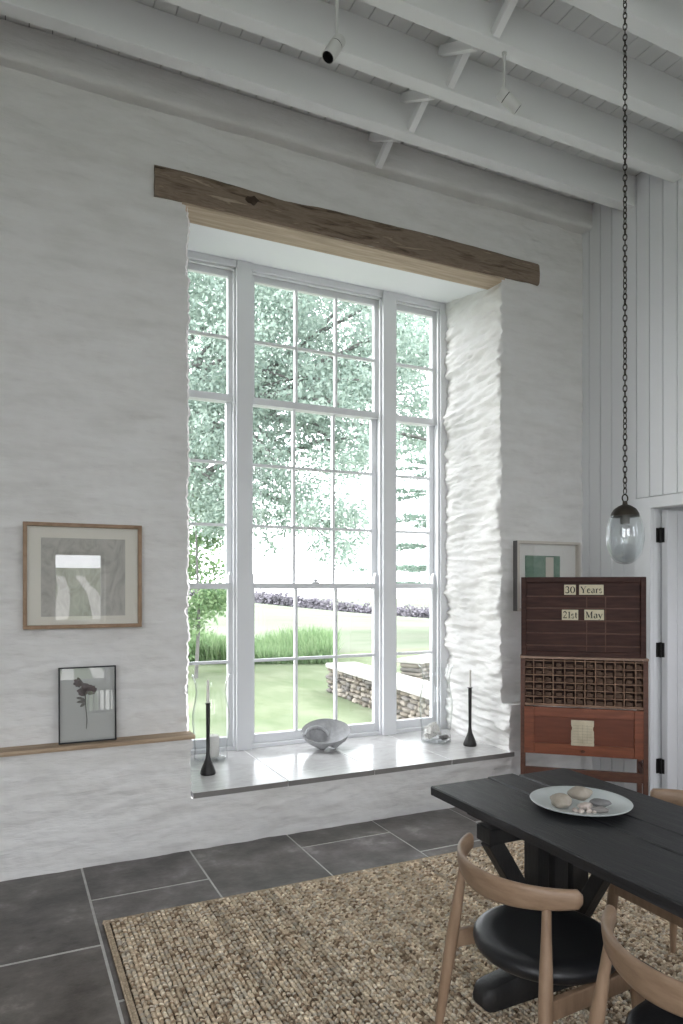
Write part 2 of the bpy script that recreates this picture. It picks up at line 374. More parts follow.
ub_ = MB(); ub_.box(OX0 - .03, OX1 + .03, 4.046, 4.238, ZB - .012, ZB + .004)  # thin added sheet; window light on the beam's underside put into its colour
tag(ub_.build('lit_underside', pbr('lit beam underside', (.5, .4, .3), rough=.75, stops=[(.3, (.38, .295, .215)), (.55, (.50, .40, .30)), (.72, (.60, .50, .40))], nscale=7, nstretch=(.5, 6, 6), bump=.1), lb, bevel=.002), 'underside of the beam, coloured pale as if lit')
kn = MB(); kc = Vector((1.33, 4.022, 3.815)); kn.ellipsoid(kc, (.035, .012, .026), wob=.5, seed=2); kn.build('knot', pbr('knot wood', (.05, .033, .022), rough=.9, bump=.6), lb, smooth=60)

# ------------------------------------------------------------------ ceiling: boards, joists, herringbone struts
cb = MB(); bw = .111; x = XW
while x < XE:
    x1 = min(x + bw - .005, XE); cb.box(x, x1, YS, 4.06, ZC, ZC + .02); x += bw
cb.box(XW - .1, XE + .1, YS - .1, 5.15, ZC + .021, ZC + .12, 1)
struct(cb.build('ceiling', [ceilpaint, dark_gap]))
JO = [3.594, 3.193, 2.804, 2.406, 2.01]
names = ['white ceiling joist closest to the window wall', 'second white ceiling joist out from the window wall', 'third white ceiling joist from the window wall, carrying both spotlights',
         'fourth white ceiling joist from the window wall', 'fifth white ceiling joist from the window wall', 'sixth white ceiling joist from the window wall']
for y, nm in zip(JO, names):
    j = MB(); j.box(XW + .01, XE - .002, y - .042, y + .042, 4.17, ZC - .001)
    tag(j.build('ceiling_joist', ceilpaint, bevel=.003), nm, 'joist', 'ceiling joists')
xs = atZ(424, 93, 4.17).x + .085
gaps = [(3.95, 3.636), (3.552, 3.235), (3.151, 2.846), (2.762, 2.448)]
gl = ['between the wall plate and the first ceiling joist', 'between the first and second ceiling joists', 'between the second and third ceiling joists', 'between the third and fourth ceiling joists', 'between the fourth and fifth ceiling joists']
for (ya, yb), t in zip(gaps, gl):
    for q in (0, 1):
        b = MB(); x = xs + (.024 if q else -.024)
        za, zb_ = (4.19, 4.362) if q else (4.362, 4.19)
        b.bar((x, ya - .004, za), (x, yb + .004, zb_), .046, .040, up=(1, 0, 0))
        tag(b.build('ceiling_strut', ceilpaint, bevel=.002), ('white strut rising to the window side ' if not q else 'white strut falling to the window side ') + t, 'strut', 'crossed struts between the joists')

# ------------------------------------------------------------------ east wall: vertical boards and open door
ew = MB(); bw = .1125; y = 4.06
DY0, DY1, DZ = 2.55, 3.417, 2.035
edges = [4.046 + .0] + [4.046 - .1125 * k for k in range(1, 75)]
ew2 = MB()
def board(y0, y1, z0, z1): ew.box(XE, XE + .02, y0 + .003, y1 - .003, z0, z1)
e = [4.1] + [3.984 - .1105 * k for k in range(73)]
FILL_E = [(-3.4, -2.6), (-2.3, -1.5)]         # two tall windows added out of view, sized for fill light
for a, b in zip(e[:-1], e[1:]):
    lo, hi = max(b, YS), a
    if hi <= YS: break
    mid = (lo + hi) / 2
    if DY0 - .07 < mid < DY1 + .07: board(lo, hi, 2.115, ZC)
    elif any(w0 < mid < w1 for w0, w1 in FILL_E): board(lo, hi, 0, .5); board(lo, hi, 3.7, ZC)
    else: board(lo, hi, 0, ZC)
for y0, y1 in ((DY1, 4.1), (FILL_E[1][1], DY0), (YS - .1, FILL_E[0][0]), (FILL_E[0][1], FILL_E[1][0])): ew.box(XE + .02, XE + .13, y0, y1, 0, ZC + .03, 1)
ew.box(XE + .02, XE + .13, DY0, DY1, DZ, ZC + .03, 1)
for w0, w1 in FILL_E: ew.box(XE + .02, XE + .13, w0, w1, 0, .5, 1); ew.box(XE + .02, XE + .13, w0, w1, 3.7, ZC + .03, 1)
struct(ew.build('wall_east', [eastpaint, dark_gap], bevel=.002))
tr = MB()   # plain flat casing and the deep jamb of the doorway
tr.box(XE - .006, XE + .021, DY1, DY1 + .135, 0, DZ + .075); tr.box(XE - .006, XE + .021, DY0 - .09, DY0, 0, DZ + .075); tr.box(XE - .006, XE + .021, DY0, DY1, DZ, DZ + .075)
tr.box(XE + .021, XE + .14, DY1 - .001, DY1 + .02, 0, DZ); tr.box(XE + .021, XE + .14, DY0 - .02, DY0 + .001, 0, DZ); tr.box(XE + .021, XE + .14, DY0, DY1, DZ - .001, DZ + .02)
struct(tr.build('trim_3', eastpaint, bevel=.0015))
dr = thing('door_1', 'white boarded door standing open beyond the doorway', 'door', (XE + .078, DY1 - .012, 0)); dr['kind'] = 'structure'
d = MB(); x = .0
d.box(.0, .80, -.052, -.008, .01, 2.02)
for k in range(8): d.box(.002 + k * .1, .098 + k * .1, -.056, -.0521, .012, 2.018)
d.build('door_leaf', eastpaint, dr, bevel=.002)
for z in (1.85, 1.06, .26):
    h = MB(); h.box(-.003, .0005, -.032, -.012, z - .05, z + .05); h.box(-.032, -.004, .006, .0105, z - .05, z + .05); h.tube([(-.006, -.004, z - .052), (-.006, -.004, z + .052)], .008, 10)
    tag(h.build('hinge', iron, dr, smooth=40), 'black iron hinge')
dr.rotation_euler.z = R(2)
# passage beyond the door
ps = MB(); ps.box(XE + .13, 6.6, 3.55, 3.6, 0, 2.6); ps.box(6.55, 6.6, 1.0, 3.6, 0, 2.6); ps.box(XE + .13, 6.6, 1.0, 3.6, 2.6, 2.65); ps.box(XE + .13, 4.6, .95, 1.0, 0, 2.65); ps.box(5.5, 6.6, .95, 1.0, 0, 2.65); ps.box(4.6, 5.5, .95, 1.0, 0, 1.2); ps.box(4.6, 5.5, .95, 1.0, 2.2, 2.65)
struct(ps.build('wall_passage', eastpaint))
ps = MB(); ps.box(XE, 6.6, 1.0, 3.6, -.05, -.004); struct(ps.build('floor_passage', pbr('passage floor', (.2, .15, .11), rough=.7)))

# ------------------------------------------------------------------ south and west walls, behind the viewer: two reflected windows, the tall ones added for fill
def wall_holes(name, axis, pos, th, u0, u1, z1, holes, mat):
    us = sorted({u0, u1, *[h[0] for h in holes], *[h[1] for h in holes]}); zs = sorted({0, z1, *[h[2] for h in holes], *[h[3] for h in holes]})
    m = MB()
    for a, b in zip(us[:-1], us[1:]):
        for c, d_ in zip(zs[:-1], zs[1:]):
            um, zm = (a + b) / 2, (c + d_) / 2
            if any(h[0] < um < h[1] and h[2] < zm < h[3] for h in holes): continue
            if axis == 'Y': m.box(a, b, pos - th, pos, c, d_)
            else: m.box(pos - th, pos, a, b, c, d_)
    return struct(m.build(name, mat))
SH = [(.67, 1.47, .90, 2.06), (1.08, 1.60, .38, .80), (-2.7, -.2, .3, 3.9), (2.15, 3.05, .3, 3.9)]
wall_holes('wall_south', 'Y', YS, .35, XW - .35, XE + .13, ZC + .05, SH, lime)
wall_holes('wall_west', 'X', XW, .3, YS, 5.05, ZC + .05, [(-3.2, -.8, .4, 3.8)], lime)
def plain_window(name, x0, x1, z0, z1, Y, nx, nz, axis='Y'):
    o = thing(name, None, None, (0, 0, 0)); o['kind'] = 'structure'
    fr = MB(); g = MB(); t = .05
    def bx(m, a, b, c, d_, e0, e1):
        if axis == 'Y': m.box(a, b, Y + e0, Y + e1, c, d_)
        else: m.box(Y + e0, Y + e1, a, b, c, d_)
    bx(fr, x0, x0 + t, z0, z1, 0, .06); bx(fr, x1 - t, x1, z0, z1, 0, .06); bx(fr, x0, x1, z0, z0 + t, 0, .06); bx(fr, x0, x1, z1 - t, z1, 0, .06)
    for k in range(1, nx): xx = x0 + (x1 - x0) * k / nx; bx(fr, xx - .012, xx + .012, z0, z1, .01, .05)
    for k in range(1, nz): zz = z0 + (z1 - z0) * k / nz; bx(fr, x0, x1, zz - .012, zz + .012, .012, .048)
    fr.build('window_frame', winpaint, o)
    bx(g, x0, x1, z0, z1, .028, .032); g.build('glass_pane', pane_m, o)
plain_window('window_2', .67, 1.47, .90, 2.06, YS - .3, 1, 1)
plain_window('window_3', 1.08, 1.60, .38, .80, YS - .3, 6, 1)
plain_window('fill_window_4', -2.7, -.2, .3, 3.9, YS - .3, 4, 5)  # tall unseen windows from here on, added for fill light
plain_window('fill_window_5', 2.15, 3.05, .3, 3.9, YS - .3, 3, 5)
plain_window('fill_window_6', FILL_E[0][0], FILL_E[0][1], .5, 3.7, XE + .05, 3, 4, 'X')
plain_window('fill_window_7', FILL_E[1][0], FILL_E[1][1], .5, 3.7, XE + .05, 3, 4, 'X')
plain_window('fill_window_8', -3.2, -.8, .4, 3.8, XW - .2, 4, 4, 'X')

# ------------------------------------------------------------------ floor of large slate slabs
fl = MB(); cols = []
xj = [.36 + .583 * k for k in range(-6, 7)]; xj[6] = .36; xj[7] = .937; xj[8] = 1.525; xj[9] = 2.108
cross = {5: [3.074, 2.2, 1.3], 6: [3.53, 2.63, 1.75], 7: [3.10, 2.3], 8: [3.722, 2.85, 2.0], 9: [3.378, 2.5, 1.6], 10: [3.65, 2.8]}
xj = [XW - .1] + [q for q in xj if q > XW] + [XE + .15]
g2 = .0058
fcols = []
base_i = [i for i, q in enumerate(xj) if abs(q - .36) < 1e-6][0]
for i in range(len(xj) - 1):
    ys = cross.get(i - base_i + 6)
    if ys is None: o = rnd.random() * .9; ys = [3.9 - o - .9 * k for k in range(9)]
    else: ys = list(ys); 
    while ys[-1] > YS + .9: ys.append(ys[-1] - .85)
    ys = [4.0] + [q for q in ys if YS < q] + [YS - .3]
    for a, b in zip(ys[:-1], ys[1:]):
        n0 = len(fl.v); fl.box(xj[i] + g2, xj[i + 1] - g2, b + g2 * 1.7, a - g2 * 1.7, -.03, 0)
        t = rnd.uniform(.95, 1.35); c = (.092 * t, .082 * t * rnd.uniform(.97, 1.02), .076 * t * rnd.uniform(.95, 1.05))
        fcols += [c] * (len(fl.v) - n0)
n0 = len(fl.v); fl.box(XW - .1, XE + .15, YS - .3, 4.0, -.06, -.0025, 1); fcols += [(.4, .39, .37)] * 8
fo = fl.build('floor', [slate, grout]); struct(fo)
a = fo.data.color_attributes.new('Col', 'FLOAT_COLOR', 'POINT')
a.data.foreach_set('color', [q for c in fcols for q in (*c, 1)])

# ------------------------------------------------------------------ the tall triple-hung window
win = thing('window_1', None, None, (0, 0, 0)); win['kind'] = 'structure'
ZH = 3.822
fr = MB()
ML, MR = (1.48, 1.593), (2.672, 2.790)
fr.box(1.105, ML[0], YF, 5.0, ZH - .045, ZH + .03); fr.box(ML[1], MR[0], YF, 5.0, ZH - .045, ZH + .03); fr.box(MR[1], 3.215, YF, 5.0, ZH - .045, ZH + .03)
fr.box(.90, 1.105, YF, 5.0, .32, ZH + .03); fr.box(3.215, 3.44, YF, 5.0, .32, ZH + .03)
for a, b in (ML, MR): fr.box(a, b, YF - .012, 5.0, .32, ZH + .03)
fr.box(1.0, 3.33, YF + .02, 5.02, .30, .352)
fr.build('window_frame', winpaint, win, bevel=.004)
bd = MB()   # staff beads round each bay
for a, b in ((1.105, ML[0]), (ML[1], MR[0]), (MR[1], 3.215)):
    for q0, q1 in ((a, a + .016), (b - .016, b)): bd.box(q0, q1, YF + .018, YF + .040, .352, ZH - .045)
    bd.box(a, b, YF + .018, YF + .040, ZH - .061, ZH - .045)
bd.build('staff_bead', winpaint, win, bevel=.003)
def sash(x0, x1, z0, z1, Y, nx, zb, horn=False, rb=.05, rt=.035):
    m = MB(); st = .042; d0, d1 = Y, Y + .04
    m.box(x0, x0 + st, d0, d1, z0, z1); m.box(x1 - st, x1, d0, d1, z0, z1)
    m.box(x0 + st, x1 - st, d0, d1, z0, z0 + rb); m.box(x0 + st, x1 - st, d0, d1, z1 - rt, z1)
    if horn:
        for q in (x0 + .004, x1 - st + .004): m.add([(q, d0, z1), (q + .034, d0, z1), (q + .030, d0, z1 + .07), (q + .012, d0, z1 + .085), (q, d0, z1 + .05)] + [(q, d1, z1), (q + .034, d1, z1), (q + .030, d1, z1 + .07), (q + .012, d1, z1 + .085), (q, d1, z1 + .05)],
                                                    [(0, 1, 2, 3, 4), (9, 8, 7, 6, 5), (0, 5, 6, 1), (1, 6, 7, 2), (2, 7, 8, 3), (3, 8, 9, 4), (4, 9, 5, 0)])
    s = m.build('sash', winpaint, win, bevel=.002)
    b = MB()
    for k in range(1, nx): xx = x0 + st + (x1 - x0 - 2 * st) * k / nx; b.box(xx - .010, xx + .010, d0 + .004, d1 - .002, z0 + rb, z1 - rt)
    for zz in zb: b.box(x0 + st, x1 - st, d0 + .006, d1 - .004, zz - .010, zz + .010)
    b.build('glazing_bar', winpaint, s)
    g = MB(); g.box(x0 + st - .005, x1 - st + .005, Y + .019, Y + .022, z0 + rb - .005, z1 - rt + .005)
    tag(g.build('glass_pane', pane_m, s), 'clear glass pane')
YI, YO = YF + .062, YF + .108
for (a, b), n in (((1.105, ML[0]), 1), ((ML[1], MR[0]), 3), ((MR[1], 3.215), 1)):
    sash(a + .001, b - .001, .352, 1.52, YI, n, [.953], horn=True, rb=.062, rt=.04)
    sash(a + .001, b - .001, 1.48, 2.875, YO, n, [1.943, 2.395], rb=.04, rt=.045)
    sash(a + .001, b - .001, 2.83, ZH - .046, YI, n, [3.29], rb=.05, rt=.052)
lk = MB(); lk.box(2.10, 2.155, YI + .003, YI + .035, 1.52, 1.532); lk.ellipsoid((2.128, YI + .015, 1.543), (.018, .011, .012)); tag(lk.build('sash_lock', winpaint, win, smooth=40), 'small white sash lock')
# stone sill slabs
sl = MB(); sj = [OX0 + .01, 1.532, 2.122, 2.715, OX1 + .03]
def sill_x(a, y): return a + (y - 3.955) * -.14 * 0
for a, b in zip(sj[:-1], sj[1:]):
    back_shift = -.12
    fa = 0 if a == sj[0] else .0028; fb = 0 if b == sj[-1] else .0028
    xa0, xb0 = a + fa, b - fb
    xa1, xb1 = (a if a == sj[0] else a + fa), (b + .05 if b == sj[-1] else b - fb)
    sl.add([(xa0, YL - .012, ZS - .032), (xb0, YL - .012, ZS - .032), (xb1, 4.98, ZS - .032), (xa1, 4.98, ZS - .032), (xa0, YL - .012, ZS), (xb0, YL - .012, ZS), (xb1, 4.98, ZS), (xa1, 4.98, ZS)],
           [(0, 3, 2, 1), (4, 5, 6, 7), (1, 2, 6, 5), (2, 3, 7, 6), (3, 0, 4, 7)])
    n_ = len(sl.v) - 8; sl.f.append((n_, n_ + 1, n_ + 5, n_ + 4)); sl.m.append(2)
sl.box(OX0 + .02, OX1 + .02, YL + .01, 4.97, ZS - .05, ZS - .0012, 1)
so = sl.build('window_sill', [marble, joint_m, pbr('shaded slab edge', (.22, .21, .20), rough=.8)], win, bevel=.0015)  # last material darkens the front edge, its shade put into the colour

# ------------------------------------------------------------------ wooden shelf on the ledge
sh = MB(); N = 60; vs = []; fs = []
for i in range(N + 1):
    x = -2.6 + (.962 + 2.6) * i / N
    yf = YL - .028 + .004 * noise.noise(Vector((x * 3, 0, 0)))
    for y, z in ((yf, ZL0 + .004), (yf - .003, ZL0 + .016), (yf + .002, ZL0 + .026), (YU - .006, ZL0 + .026), (YU - .006, ZL0 + .004)): vs.append((x, y, z + .0015 * noise.noise(Vector((x * 2, y * 9, 0)))))
for i in range(N):
    for j in range(5): l = (j + 1) % 5; fs.append((i * 5 + j, i * 5 + l, (i + 1) * 5 + l, (i + 1) * 5 + j))
fs += [(4, 3, 2, 1, 0), tuple(N * 5 + j for j in range(5))]
sh.add(vs, fs); tag(sh.build('ledge_shelf', shelf_m, smooth=30), 'long thin oak shelf board along the white wall ledge', 'shelf')

# ------------------------------------------------------------------ pictures
def frame_bars(m, w, h, t, y0, y1):
    m.box(-w / 2, w / 2, y0, y1, 0, t); m.box(-w / 2, w / 2, y0, y1, h - t, h); m.box(-w / 2, -w / 2 + t, y0, y1, t, h - t); m.box(w / 2 - t, w / 2, y0, y1, t, h - t)
p = thing('framed_picture', 'large landscape picture in a thin brown wood frame hanging on the white wall', 'picture', (.379, YU - .018, 1.272))
W, Hh = .605, .565
m = MB(); frame_bars(m, W, Hh, .020, -.032, .004); m.build('picture_frame', frame_oak, p, bevel=.002)
m = MB(); m.box(-W / 2 + .012, W / 2 - .012, -.010, .002, .012, Hh - .012); m.build('mount', mat_card, p)
m = MB(); m.box(-.215, .215, -.0125, -.0102, .065, .485); m.build('print', print_m, p)
m = MB(); m.box(-W / 2 + .018, W / 2 - .018, -.020, -.018, .018, Hh - .018); tag(m.build('glass_pane', pic_glass, p), 'picture glass reflecting a window')
# pressed flower frame leaning on the shelf
p = thing('pressed_flower_frame', 'small black framed pressed flower leaning on the oak shelf', 'picture', (.396, YU - .048, ZL0 + .0265), R(0))
p.rotation_euler = (R(-3.4), 0, R(-.15)); p.location.y = YU - .052
W, Hh = .294, .405
m = MB(); frame_bars(m, W, Hh, .007, -.018, .006); m.build('picture_frame', frame_blk, p, bevel=.001)
m = MB(); m.box(-W / 2 + .005, W / 2 - .005, -.002, .003, .005, Hh - .005); m.build('backing', vellum, p)
m = MB(); m.box(-W / 2 + .006, W / 2 - .006, -.013, -.011, .006, Hh - .006); tag(m.build('glass_pane', pic_glass, p), 'glass reflecting a barred window')
fwr = MB()
def petal(m, c, L, wd, ang, y, curl=.3):
    c = Vector(c); vs = []; n = 8
    for i in range(n + 1):
        t = i / n; hw = wd * math.sin(PI * min(1, t * .94 + .05)) ** .7 * (1 + .25 * noise.noise(Vector((t * 4, ang * 3, c.x * 50))))
        a = ang + curl * (t - .5); q = c + Vector((math.cos(a), 0, math.sin(a))) * (L * t); nn = Vector((-math.sin(a), 0, math.cos(a)))
        vs += [(q + nn * hw) + Vector((0, y - .0015 * math.sin(PI * t), 0)), (q - nn * hw) + Vector((0, y, 0))]
    fs = [(2 * i, 2 * i + 1, 2 * i + 3, 2 * i + 2) for i in range(n)]
    m.add(vs, fs)
fc = Vector((-.012, 0, .262))
for i in range(9): petal(fwr, fc + Vector((.01, 0, .0)), rnd.uniform(.04, .062), .017, R(15 + i * 20) , -.0035 - i * .0002)
for i in range(8): petal(fwr, Vector((-.045, 0, .318)), rnd.uniform(.02, .034), .010, R(i * 45), -.0035 - i * .0002)
for i in range(6): petal(fwr, Vector((-.015, 0, .300)), rnd.uniform(.015, .03), .010, R(i * 60 + 20), -.004 - i * .0002)
fo_ = fwr.build('flower', petal_m, p)
ss = MB(); ss.tube([(-.008, -.005, .07), (-.004, -.005, .12), (-.010, -.005, .19), (-.012, -.005, .26)], [.0018, .0022, .0024, .0028], 6)
ss.tube([(-.011, -.005, .245), (-.035, -.005, .285), (-.045, -.005, .318)], [.0018, .0016, .0014], 6); ss.build('stem', stem_m, p)
lf = MB()
for ang, z, L in ((150, .222, .05), (170, .214, .045), (200, .205, .03)): petal(lf, (-.012, 0, z), L, .008, R(ang), -.004)
lf.build('leaf', stem_m, p)
# picture on the right, behind the type case
p = thing('framed_picture', 'pale framed green painting on the white wall behind the tall type case', 'picture', (3.61, YU - .022, 1.318))
W, Hh = .60, .510
m = MB(); frame_bars(m, W, Hh, .020, -.045, .004); m.build('picture_frame', frame_pale, p, bevel=.002)
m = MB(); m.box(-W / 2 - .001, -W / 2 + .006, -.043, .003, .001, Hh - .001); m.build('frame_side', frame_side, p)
m = MB(); m.box(-W / 2 + .015, W / 2 - .015, -.012, .002, .015, Hh - .015); m.build('mount', pbr('white mount', (.82, .81, .77), rough=.9), p)
m = MB(); m.box(-.205, .125, -.0145, -.0122, .10, .405, 0); m.box(-.012, .062, -.0155, -.0146, .10, .395, 1); m.box(-.195, .115, -.0155, -.0146, .10, .14, 1)
m.build('print', [green_m, cream_m], p)
m = MB(); m.box(-W / 2 + .016, W / 2 - .016, -.026, -.024, .016, Hh - .016); m.build('glass_pane', pic_glass, p)

# ------------------------------------------------------------------ things on the window sill
def candlestick(loc, label, H=.30):
    t = thing('candlestick', label, 'candlestick', loc)
    m = MB(); m.lathe([(0, 0), (.046, 0), (.049, .007), (.047, .020), (.040, .040), (.028, .068), (.0155, .10), (.0112, .14), (.0118, .26), (.0135, H), (.010, H), (.009, H - .02), (0, H - .02)], 28)
    m.build('stem', iron_cs, t, smooth=40)
    m = MB(); m.lathe([(0, H), (.020, H), (.021, H + .003), (.0, H + .004)], 24); m.build('drip_pan', iron_cs, t, smooth=40)
    return t
def taper(loc, z0, L, label):
    m = MB(); m.lathe([(0, z0), (.0098, z0), (.0092, z0 + L * .6), (.0075, z0 + L - .006), (.003, z0 + L), (0, z0 + L + .001)], 14)
    m.tube([(0, 0, z0 + L), (.001, 0, z0 + L + .008)], .0008, 6); return tag(m.build('taper_candle', wax, None, smooth=40, loc=loc), label, 'candle')
c1 = atZ(208, 774, ZS); c2 = atZ(470, 745.5, ZS)
c1.z = c2.z = ZS
candlestick(c1, 'black tapered candlestick on the sill beside the oak shelf', .44); taper(c1, .4445, .145, 'thin white candle in the candlestick beside the oak shelf')
candlestick(c2, 'black tapered candlestick on the sill beside the rough right reveal', .425); taper(c2, .4295, .13, 'short thin white candle in the candlestick by the right reveal')
def vase(loc, label, s=1.0):
    pr = [(0, .004), (.075, .004), (.082, .010), (.082, .03), (.080, .06), (.086, .12), (.092, .19), (.091, .24), (.080, .30), (.074, .345), (.080, .39), (.093, .425), (.0965, .432)]
    inn = [(r - .0032, z + .001) for r, z in pr[::-1] if r > .05]
    m = MB(); m.lathe([(r * s * 1.37, z * s * 1.33) for r, z in ([(0, 0), (.080, 0)] + pr[2:] + inn + [(.0, .016)])], 48)
    return tag(m.build('hurricane_vase', vase_m, None, smooth=50, loc=loc), label, 'vase')
v1 = atZ(211, 759.5, ZS); v2 = atZ(436, 741.5, ZS); v1.z = v2.z = ZS
vase(v1, 'clear glass hurricane vase holding a white candle, at the oak shelf end of the sill', 1.0)
vase(v2, 'clear glass hurricane vase holding white coral, by the rough right reveal', 1.0)
m = MB(); m.lathe([(0, .0), (.042, 0), (.044, .004), (.044, .135), (.040, .14), (.012, .136), (0, .135)], 28); m.tube([(0, 0, .135), (.002, 0, .150)], .0012, 6)
tag(m.build('pillar_candle', wax, None, smooth=40, loc=(v1.x + .012, v1.y, ZS + .0225)), 'thick white pillar candle inside the hurricane vase', 'candle')
m = MB()
for i in range(9): m.ellipsoid((rnd.uniform(-.042, .042), rnd.uniform(-.03, .03), .055 + rnd.uniform(-.02, .04)), (.034, .030, .030), wob=.9, seed=i, n=16, m=10)
tag(m.build('coral_piece', coral_m, None, smooth=60, loc=(v2.x - .022, v2.y + .022, ZS + .022)), 'white coral lump inside the hurricane vase', 'coral')
m = MB(); m.ellipsoid((0, 0, .017), (.045, .025, .016), wob=.5, seed=4)
tag(m.build('pebble', peb2, None, smooth=60, loc=(v2.x + .035, v2.y - .055, ZS + .0225)), 'dark grey pebble inside the hurricane vase with coral', 'stone')
# folded stoneware bowl
bw_ = MB(); nr, na = 22, 64; A, B = .172, .125; top = []; bot = []
for i in range(nr + 1):
    r = i / nr
    for k in range(na):
        a = 2 * PI * k / na; cx, cy = math.cos(a), math.sin(a)
        x = A * r * cx * (1 + .06 * math.cos(2 * a)); y = B * r * cy
        rim = .132 + .064 * cy + .008 * cx
        bowl = .132 + .064 * cy * r + .008 * cx * r - .052 * (1 - r ** 2.2)
        ex, ey = (x + .062) / .072, (y + .004) / .044; er = math.hypot(ex, ey); an = math.degrees(math.atan2(ey, ex))
        on = max(0, min(1, (an + 10) / 40)) if an > -90 else 1.0 if an < -165 else 0
        lip = .062 * math.exp(-((er - 1) / .17) ** 2) * on
        hol = -.058 * math.exp(-(er / .74) ** 4)
        crease = -.010 * math.exp(-((x - .03 - .35 * y) / .012) ** 2) * max(0, min(1, (y + .02) / .05))
        z = bowl + (hol + lip + crease) * (1 - r ** 8)
        top.append((x, y, max(z, .02)))
        zb_ = .006 + .085 * r ** 2.2; zb_ = min(zb_, rim - .004) if r > .96 else zb_
        arch = .022 * math.exp(-((x - .018) / .03) ** 2) - .018 * math.exp(-(((abs(x - .018) - .055)) / .03) ** 2)
        edge_mix = max(0, (r - .85) / .15)
        zb_ = zb_ * (1 - edge_mix) + (rim - .006) * edge_mix if r > .85 else zb_
        bot.append((x * .98, y * .98, max(0.0, zb_ + arch * (1 - r))))
n0 = (nr + 1) * na; fs = []
for i in range(nr):
    for k in range(na):
        l = (k + 1) % na
        fs.append((i * na + k, (i + 1) * na + k, (i + 1) * na + l, i * na + l))
        fs.append((n0 + i * na + k, n0 + i * na + l, n0 + (i + 1) * na + l, n0 + (i + 1) * na + k))
for k in range(na): l = (k + 1) % na; fs.append((nr * na + k, n0 + nr * na + k, n0 + nr * na + l, nr * na + l))
bw_.add(top + bot, fs)
pb = atZ(326, 749, ZS); pb.z = ZS
lp = MB(); P_ = [(-.158, -.030, .112), (-.138, .002, .132), (-.105, .026, .148), (-.062, .036, .152), (-.022, .026, .142), (.004, .004, .120), (.010, -.020, .096)]
Q_ = []
for i in range(len(P_) - 1):
    for k in range(5): f = k / 5; Q_.append(tuple(P_[i][a_] * (1 - f) + P_[i + 1][a_] * f for a_ in range(3)))
Q_.append(P_[-1]); lp.tube(Q_, [.006 + .009 * math.sin(PI * min(1, .12 + .8 * i / (len(Q_) - 1))) for i in range(len(Q_))], 12)
o = bw_.build('sculptural_bowl', ceramic, None, smooth=70, loc=pb, rotz=R(-12)); tag(o, 'grey stoneware folded bowl sculpture in the middle of the window sill', 'bowl'); lp.build('folded_lip', ceramic, o, smooth=60)

# ------------------------------------------------------------------ rug of chunky jute braids
RX0, RX1, RY0, RY1 = .385, 3.05, .75, 3.262
rug = thing('jute_rug', 'large braided jute rug on the slate floor under the black table', 'rug', (0, 0, 0))
m = MB(); m.box(RX0, RX1, RY0, RY1, .0005, .006); m.build('backing', rug_base, rug)
seg, rg = 6, 4
sv = []
for i in range(rg + 1):
    ph = -PI / 2 + PI * i / rg
    for k in range(seg): sv.append((math.cos(ph) * math.cos(2 * PI * k / seg), math.cos(ph) * math.sin(2 * PI * k / seg), math.sin(ph)))
sv = np.array(sv); sf_ = np.array([(i * seg + k, i * seg + (k + 1) % seg, (i + 1) * seg + (k + 1) % seg, (i + 1) * seg + k) for i in range(rg) for k in range(seg)])
C = []; ANG = []; SZ = []; CC = []
BWD = .036; nb = int((RX1 - RX0 - .06) / BWD)
tones = np.array([(.62, .50, .365), (.75, .63, .475), (.41, .305, .21), (.56, .49, .40), (.88, .78, .63), (.24, .17, .115)])
tw = np.array([.27, .22, .17, .16, .10, .08])
for b in range(nb):
    xb = RX0 + .03 + b * BWD; tone_shift = rnd.uniform(.88, 1.1) * (.80 if b % 4 == 0 else 1.0)
    for s2 in (0, 1):
        y = RY0 + .02 + (.008 if s2 else 0)
        while y < RY1 - .02:
            C.append((xb + BWD * (.27 + .48 * s2) + rnd.gauss(0, .0014), y + rnd.gauss(0, .0015), .0105 + rnd.gauss(0, .0012)))
            ANG.append((R(38) if s2 else R(-38)) + rnd.gauss(0, .16)); SZ.append((.0112 * rnd.uniform(.85, 1.2), .0064 * rnd.uniform(.85, 1.15), .0080))
            c = tones[rng.choice(6, p=tw)] * tone_shift * rnd.uniform(.88, 1.12); CC.append(c); y += .0116
C = np.array(C); ANG = np.array(ANG); SZ = np.array(SZ); CC = np.array(CC); n = len(C)
loc = sv[None] * SZ[:, None, :]; ca, sa = np.cos(ANG)[:, None], np.sin(ANG)[:, None]
# pellets lean along their own length; rotate about z then place
px = loc[..., 0] * sa * -1 * 0 + loc[..., 0] * np.cos(PI / 2 - ANG)[:, None] * 0 + loc[..., 0] * ca - loc[..., 1] * sa
py = loc[..., 0] * sa + loc[..., 1] * ca
V = np.stack([px + C[:, None, 0], py + C[:, None, 1], loc[..., 2] + C[:, None, 2]], -1).reshape(-1, 3)
FQ = (sf_[None] + (np.arange(n) * len(sv))[:, None, None]).reshape(-1, 4)
fast_mesh('braid', V, FQ, rug_m, rug, smooth=True, colors=np.repeat(CC, len(sv), 0))
